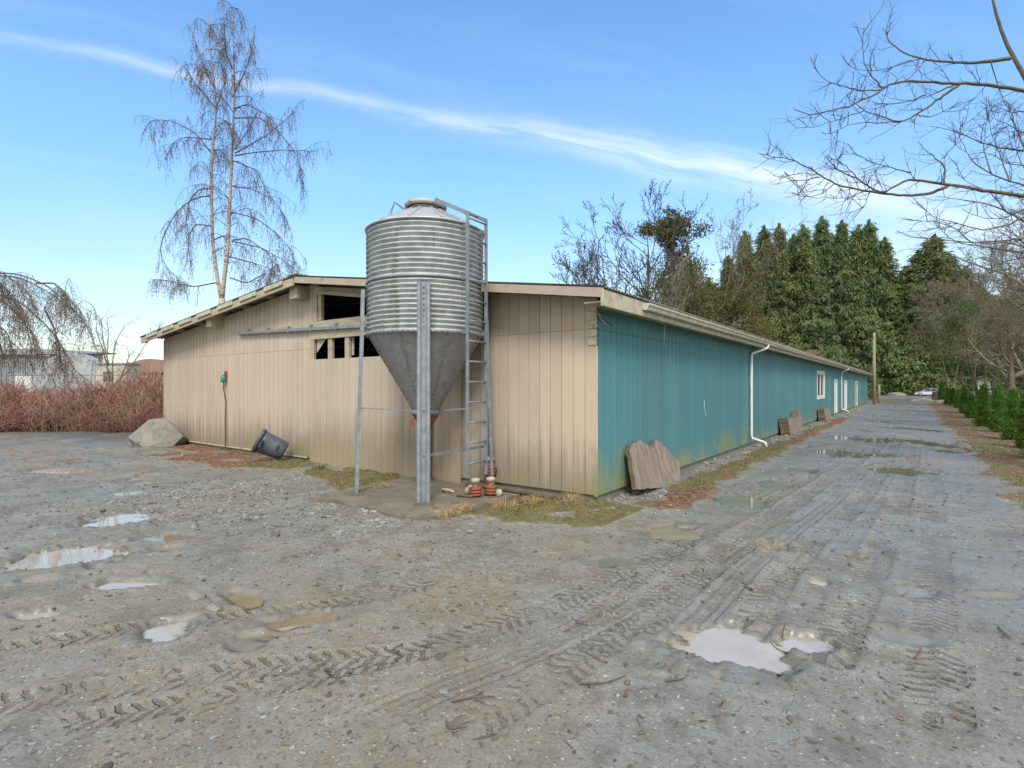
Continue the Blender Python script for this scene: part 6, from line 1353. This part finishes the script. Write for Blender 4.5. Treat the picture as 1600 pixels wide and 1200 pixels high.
m_st = M_('gravel_stones', (.13, .13, .125), (.24, .235, .22), 3, .8, island=.45, c3=(.26, .25, .23), s3=5, th3=(.6, .7))
dry = np.clip(.5 + .9 * fbm(X, Y, .9, 3, 200) + .8 * gravel - PW * 1.2 - .5 * RUT, 0, 1) * (1 - moss) * (1 - litter)
tag(obj('loose_gravel', stones(26000, dry, 15, 903, .004, .017, .9), m_st, smooth=False), 'loose grey gravel scattered over the muddy yard', 'gravel', kind='stuff')
tag(obj('wall_gravel', stones(60000, gravel, 40, 904, .012, .045, 1.0, .3), m_st, smooth=False), 'coarser grey gravel along the foot of the barn walls', 'gravel', kind='stuff')
m_mudc = M_('dark_mud_clods', (.07, .06, .05), (.12, .105, .085), 5, .9, island=.2)
tag(obj('mud_clods', stones(5500, np.clip(dry + .3, 0, 1), 14, 905, .006, .022, .8), m_mudc), 'dark crumbs of mud and bark strewn over the yard', 'mud crumbs', kind='stuff')
x, y, dep, r = scatter(2600, np.clip(.35 + fbm(X, Y, .8, 3, 210) - PW, 0, 1) * (near > .3), 20, 906, .8, .0); n = len(x); b = Buf()
for xx, yy, d_ in zip(x, y, dep):
    a = r.rand() * 6.28; L = r.uniform(.02, .10); z = float(hat(xx, yy)) + .005; b.tube([(xx, yy, z), (xx + math.cos(a) * L * .5 + r.normal() * .008, yy + math.sin(a) * L * .5, z + .005), (xx + math.cos(a) * L, yy + math.sin(a) * L, z + .002)], [.0025, .0025, .0015], 3)
tag(obj('twig_litter', b, m_bark), 'small broken twigs strewn over the muddy yard', 'twig litter', kind='stuff')
x, y, dep, r = scatter(2600, np.clip(.3 + fbm(X, Y, .7, 3, 211) + .3 * (X > 0), 0, 1) * (near > .3) * (1 - PW), 22, 907, .9, .0); n = len(x); c = np.stack([x, y, hat(x, y) + .006], 1); d = r.normal(size=(n, 3)) * [1, 1, .15]; d /= np.linalg.norm(d, axis=1, keepdims=True); b = Buf(); b.leaves(c, d, r.uniform(.02, .06, n), r.uniform(.012, .03, n), r.normal(size=(n, 3)) * .25 + [0, 0, 1])
tag(obj('scattered_leaves', b, M_('wet_dark_leaves', (.11, .065, .04), (.19, .12, .07), 2, .6, island=.4)), 'wet dark leaves scattered thinly over the yard', 'leaf litter', kind='stuff')
for k, (px, py, s, lb) in enumerate(((305, 932, .085, 'flat pale grey stone in the mud left of the yard centre'), (334, 951, .07, 'dark flat stone just below the pale grey one'), (285, 712, .07, 'grey stone on the gravel right of the boulder'), (735, 827, .05, 'small white stone near the silo apron'), (692, 1082, .03, 'small dark pebble low in the yard centre'), (690, 973, .03, 'black pebble in the middle of the yard'), (1005, 700, .1, 'rough grey stone beside the big timber slab'))):
    c = G(px, py); tag(rock('stone', (c[0], c[1], float(hat(c[0], c[1])) + s * .1), np.array([s * 1.3, s, s * .5]), 80 + k, m_rock, sub=2), lb, 'stone')
ST = [((705, 1105), (755, 1085), 'reddish stick lying low in the yard centre'), ((905, 1070), (978, 1060), 'long crooked stick right of the yard centre'), ((1222, 998), (1231, 973), 'short twig standing by the milky puddle'), ((1040, 1068), (1075, 1063), 'thin twig left below the milky puddle'), ((1410, 930), (1421, 922), 'small dark twig on the wet patch at right'), ((1430, 1035), (1440, 1020), 'thin twig below the wet patch at right'), ((1560, 985), (1580, 1003), 'slanting twig near the right edge of the lane')]
for k, (a, e_, lb) in enumerate(ST):
    A_, E_ = G(*a), G(*e_); r = np.random.RandomState(k); A_[2] = hat(*A_[:2]) + .012; E_[2] = hat(*E_[:2]) + .012
    if k == 2: E_ = A_ + np.array([.02, .03, .10])
    pp = spline([A_, (A_ + E_) / 2 + r.normal(size=3) * [.02, .02, .004], E_], 8); b = Buf(); b.tube(pp, np.linspace(.007, .003, 8), 5); q = pp[4]; b.tube([q, q + (E_ - A_) * .2 + r.normal(size=3) * [.03, .03, .01]], .003, 4)
    tag(obj('stick', b, m_bark, loc=tuple(A_), smooth=True), lb, 'stick')
# dry weeds on the pad and by the wall
WD = [(594, 762, 'tuft of dry weeds left of the front silo leg'), (720, 800, 'tuft of straw and bramble at the near edge of the pad'), (835, 790, 'straw tuft at the foot of the tan wall near the corner'), (500, 735, 'green weed tuft at the foot of the sliding panel'), (700, 806, 'straw tuft just right of the front silo leg'), (790, 797, 'orange straw tuft before the insulators'), (893, 790, 'straw tuft right below the barn corner')]
for k, (px, py, lb) in enumerate(WD):
    c = G(px, py); r = np.random.RandomState(30 + k); b = Buf()
    for _ in range(90): a = r.rand() * 6.28; o = np.array([math.cos(a), math.sin(a), 0]); q = c + o * r.rand() * .16; q[2] = hat(q[0], q[1]) - .01; h = r.uniform(.04, .17); b.tube([q, q + o * h * .3 + [0, 0, h * .8], q + o * h * .9 + [0, 0, h * r.uniform(.4, 1)]], [.0035, .003, .001], 3)
    tag(obj('weed_tuft', b, m_grass if k in (0, 3) else m_straw if k else m_grass, loc=tuple(c)) if False else obj('weed_tuft', b, m_grass if k == 3 else M_('dry_straw_%d' % k, (.34, .23, .11), (.42, .32, .16), 3, .9, island=.3), loc=tuple(c)), lb, 'weeds')
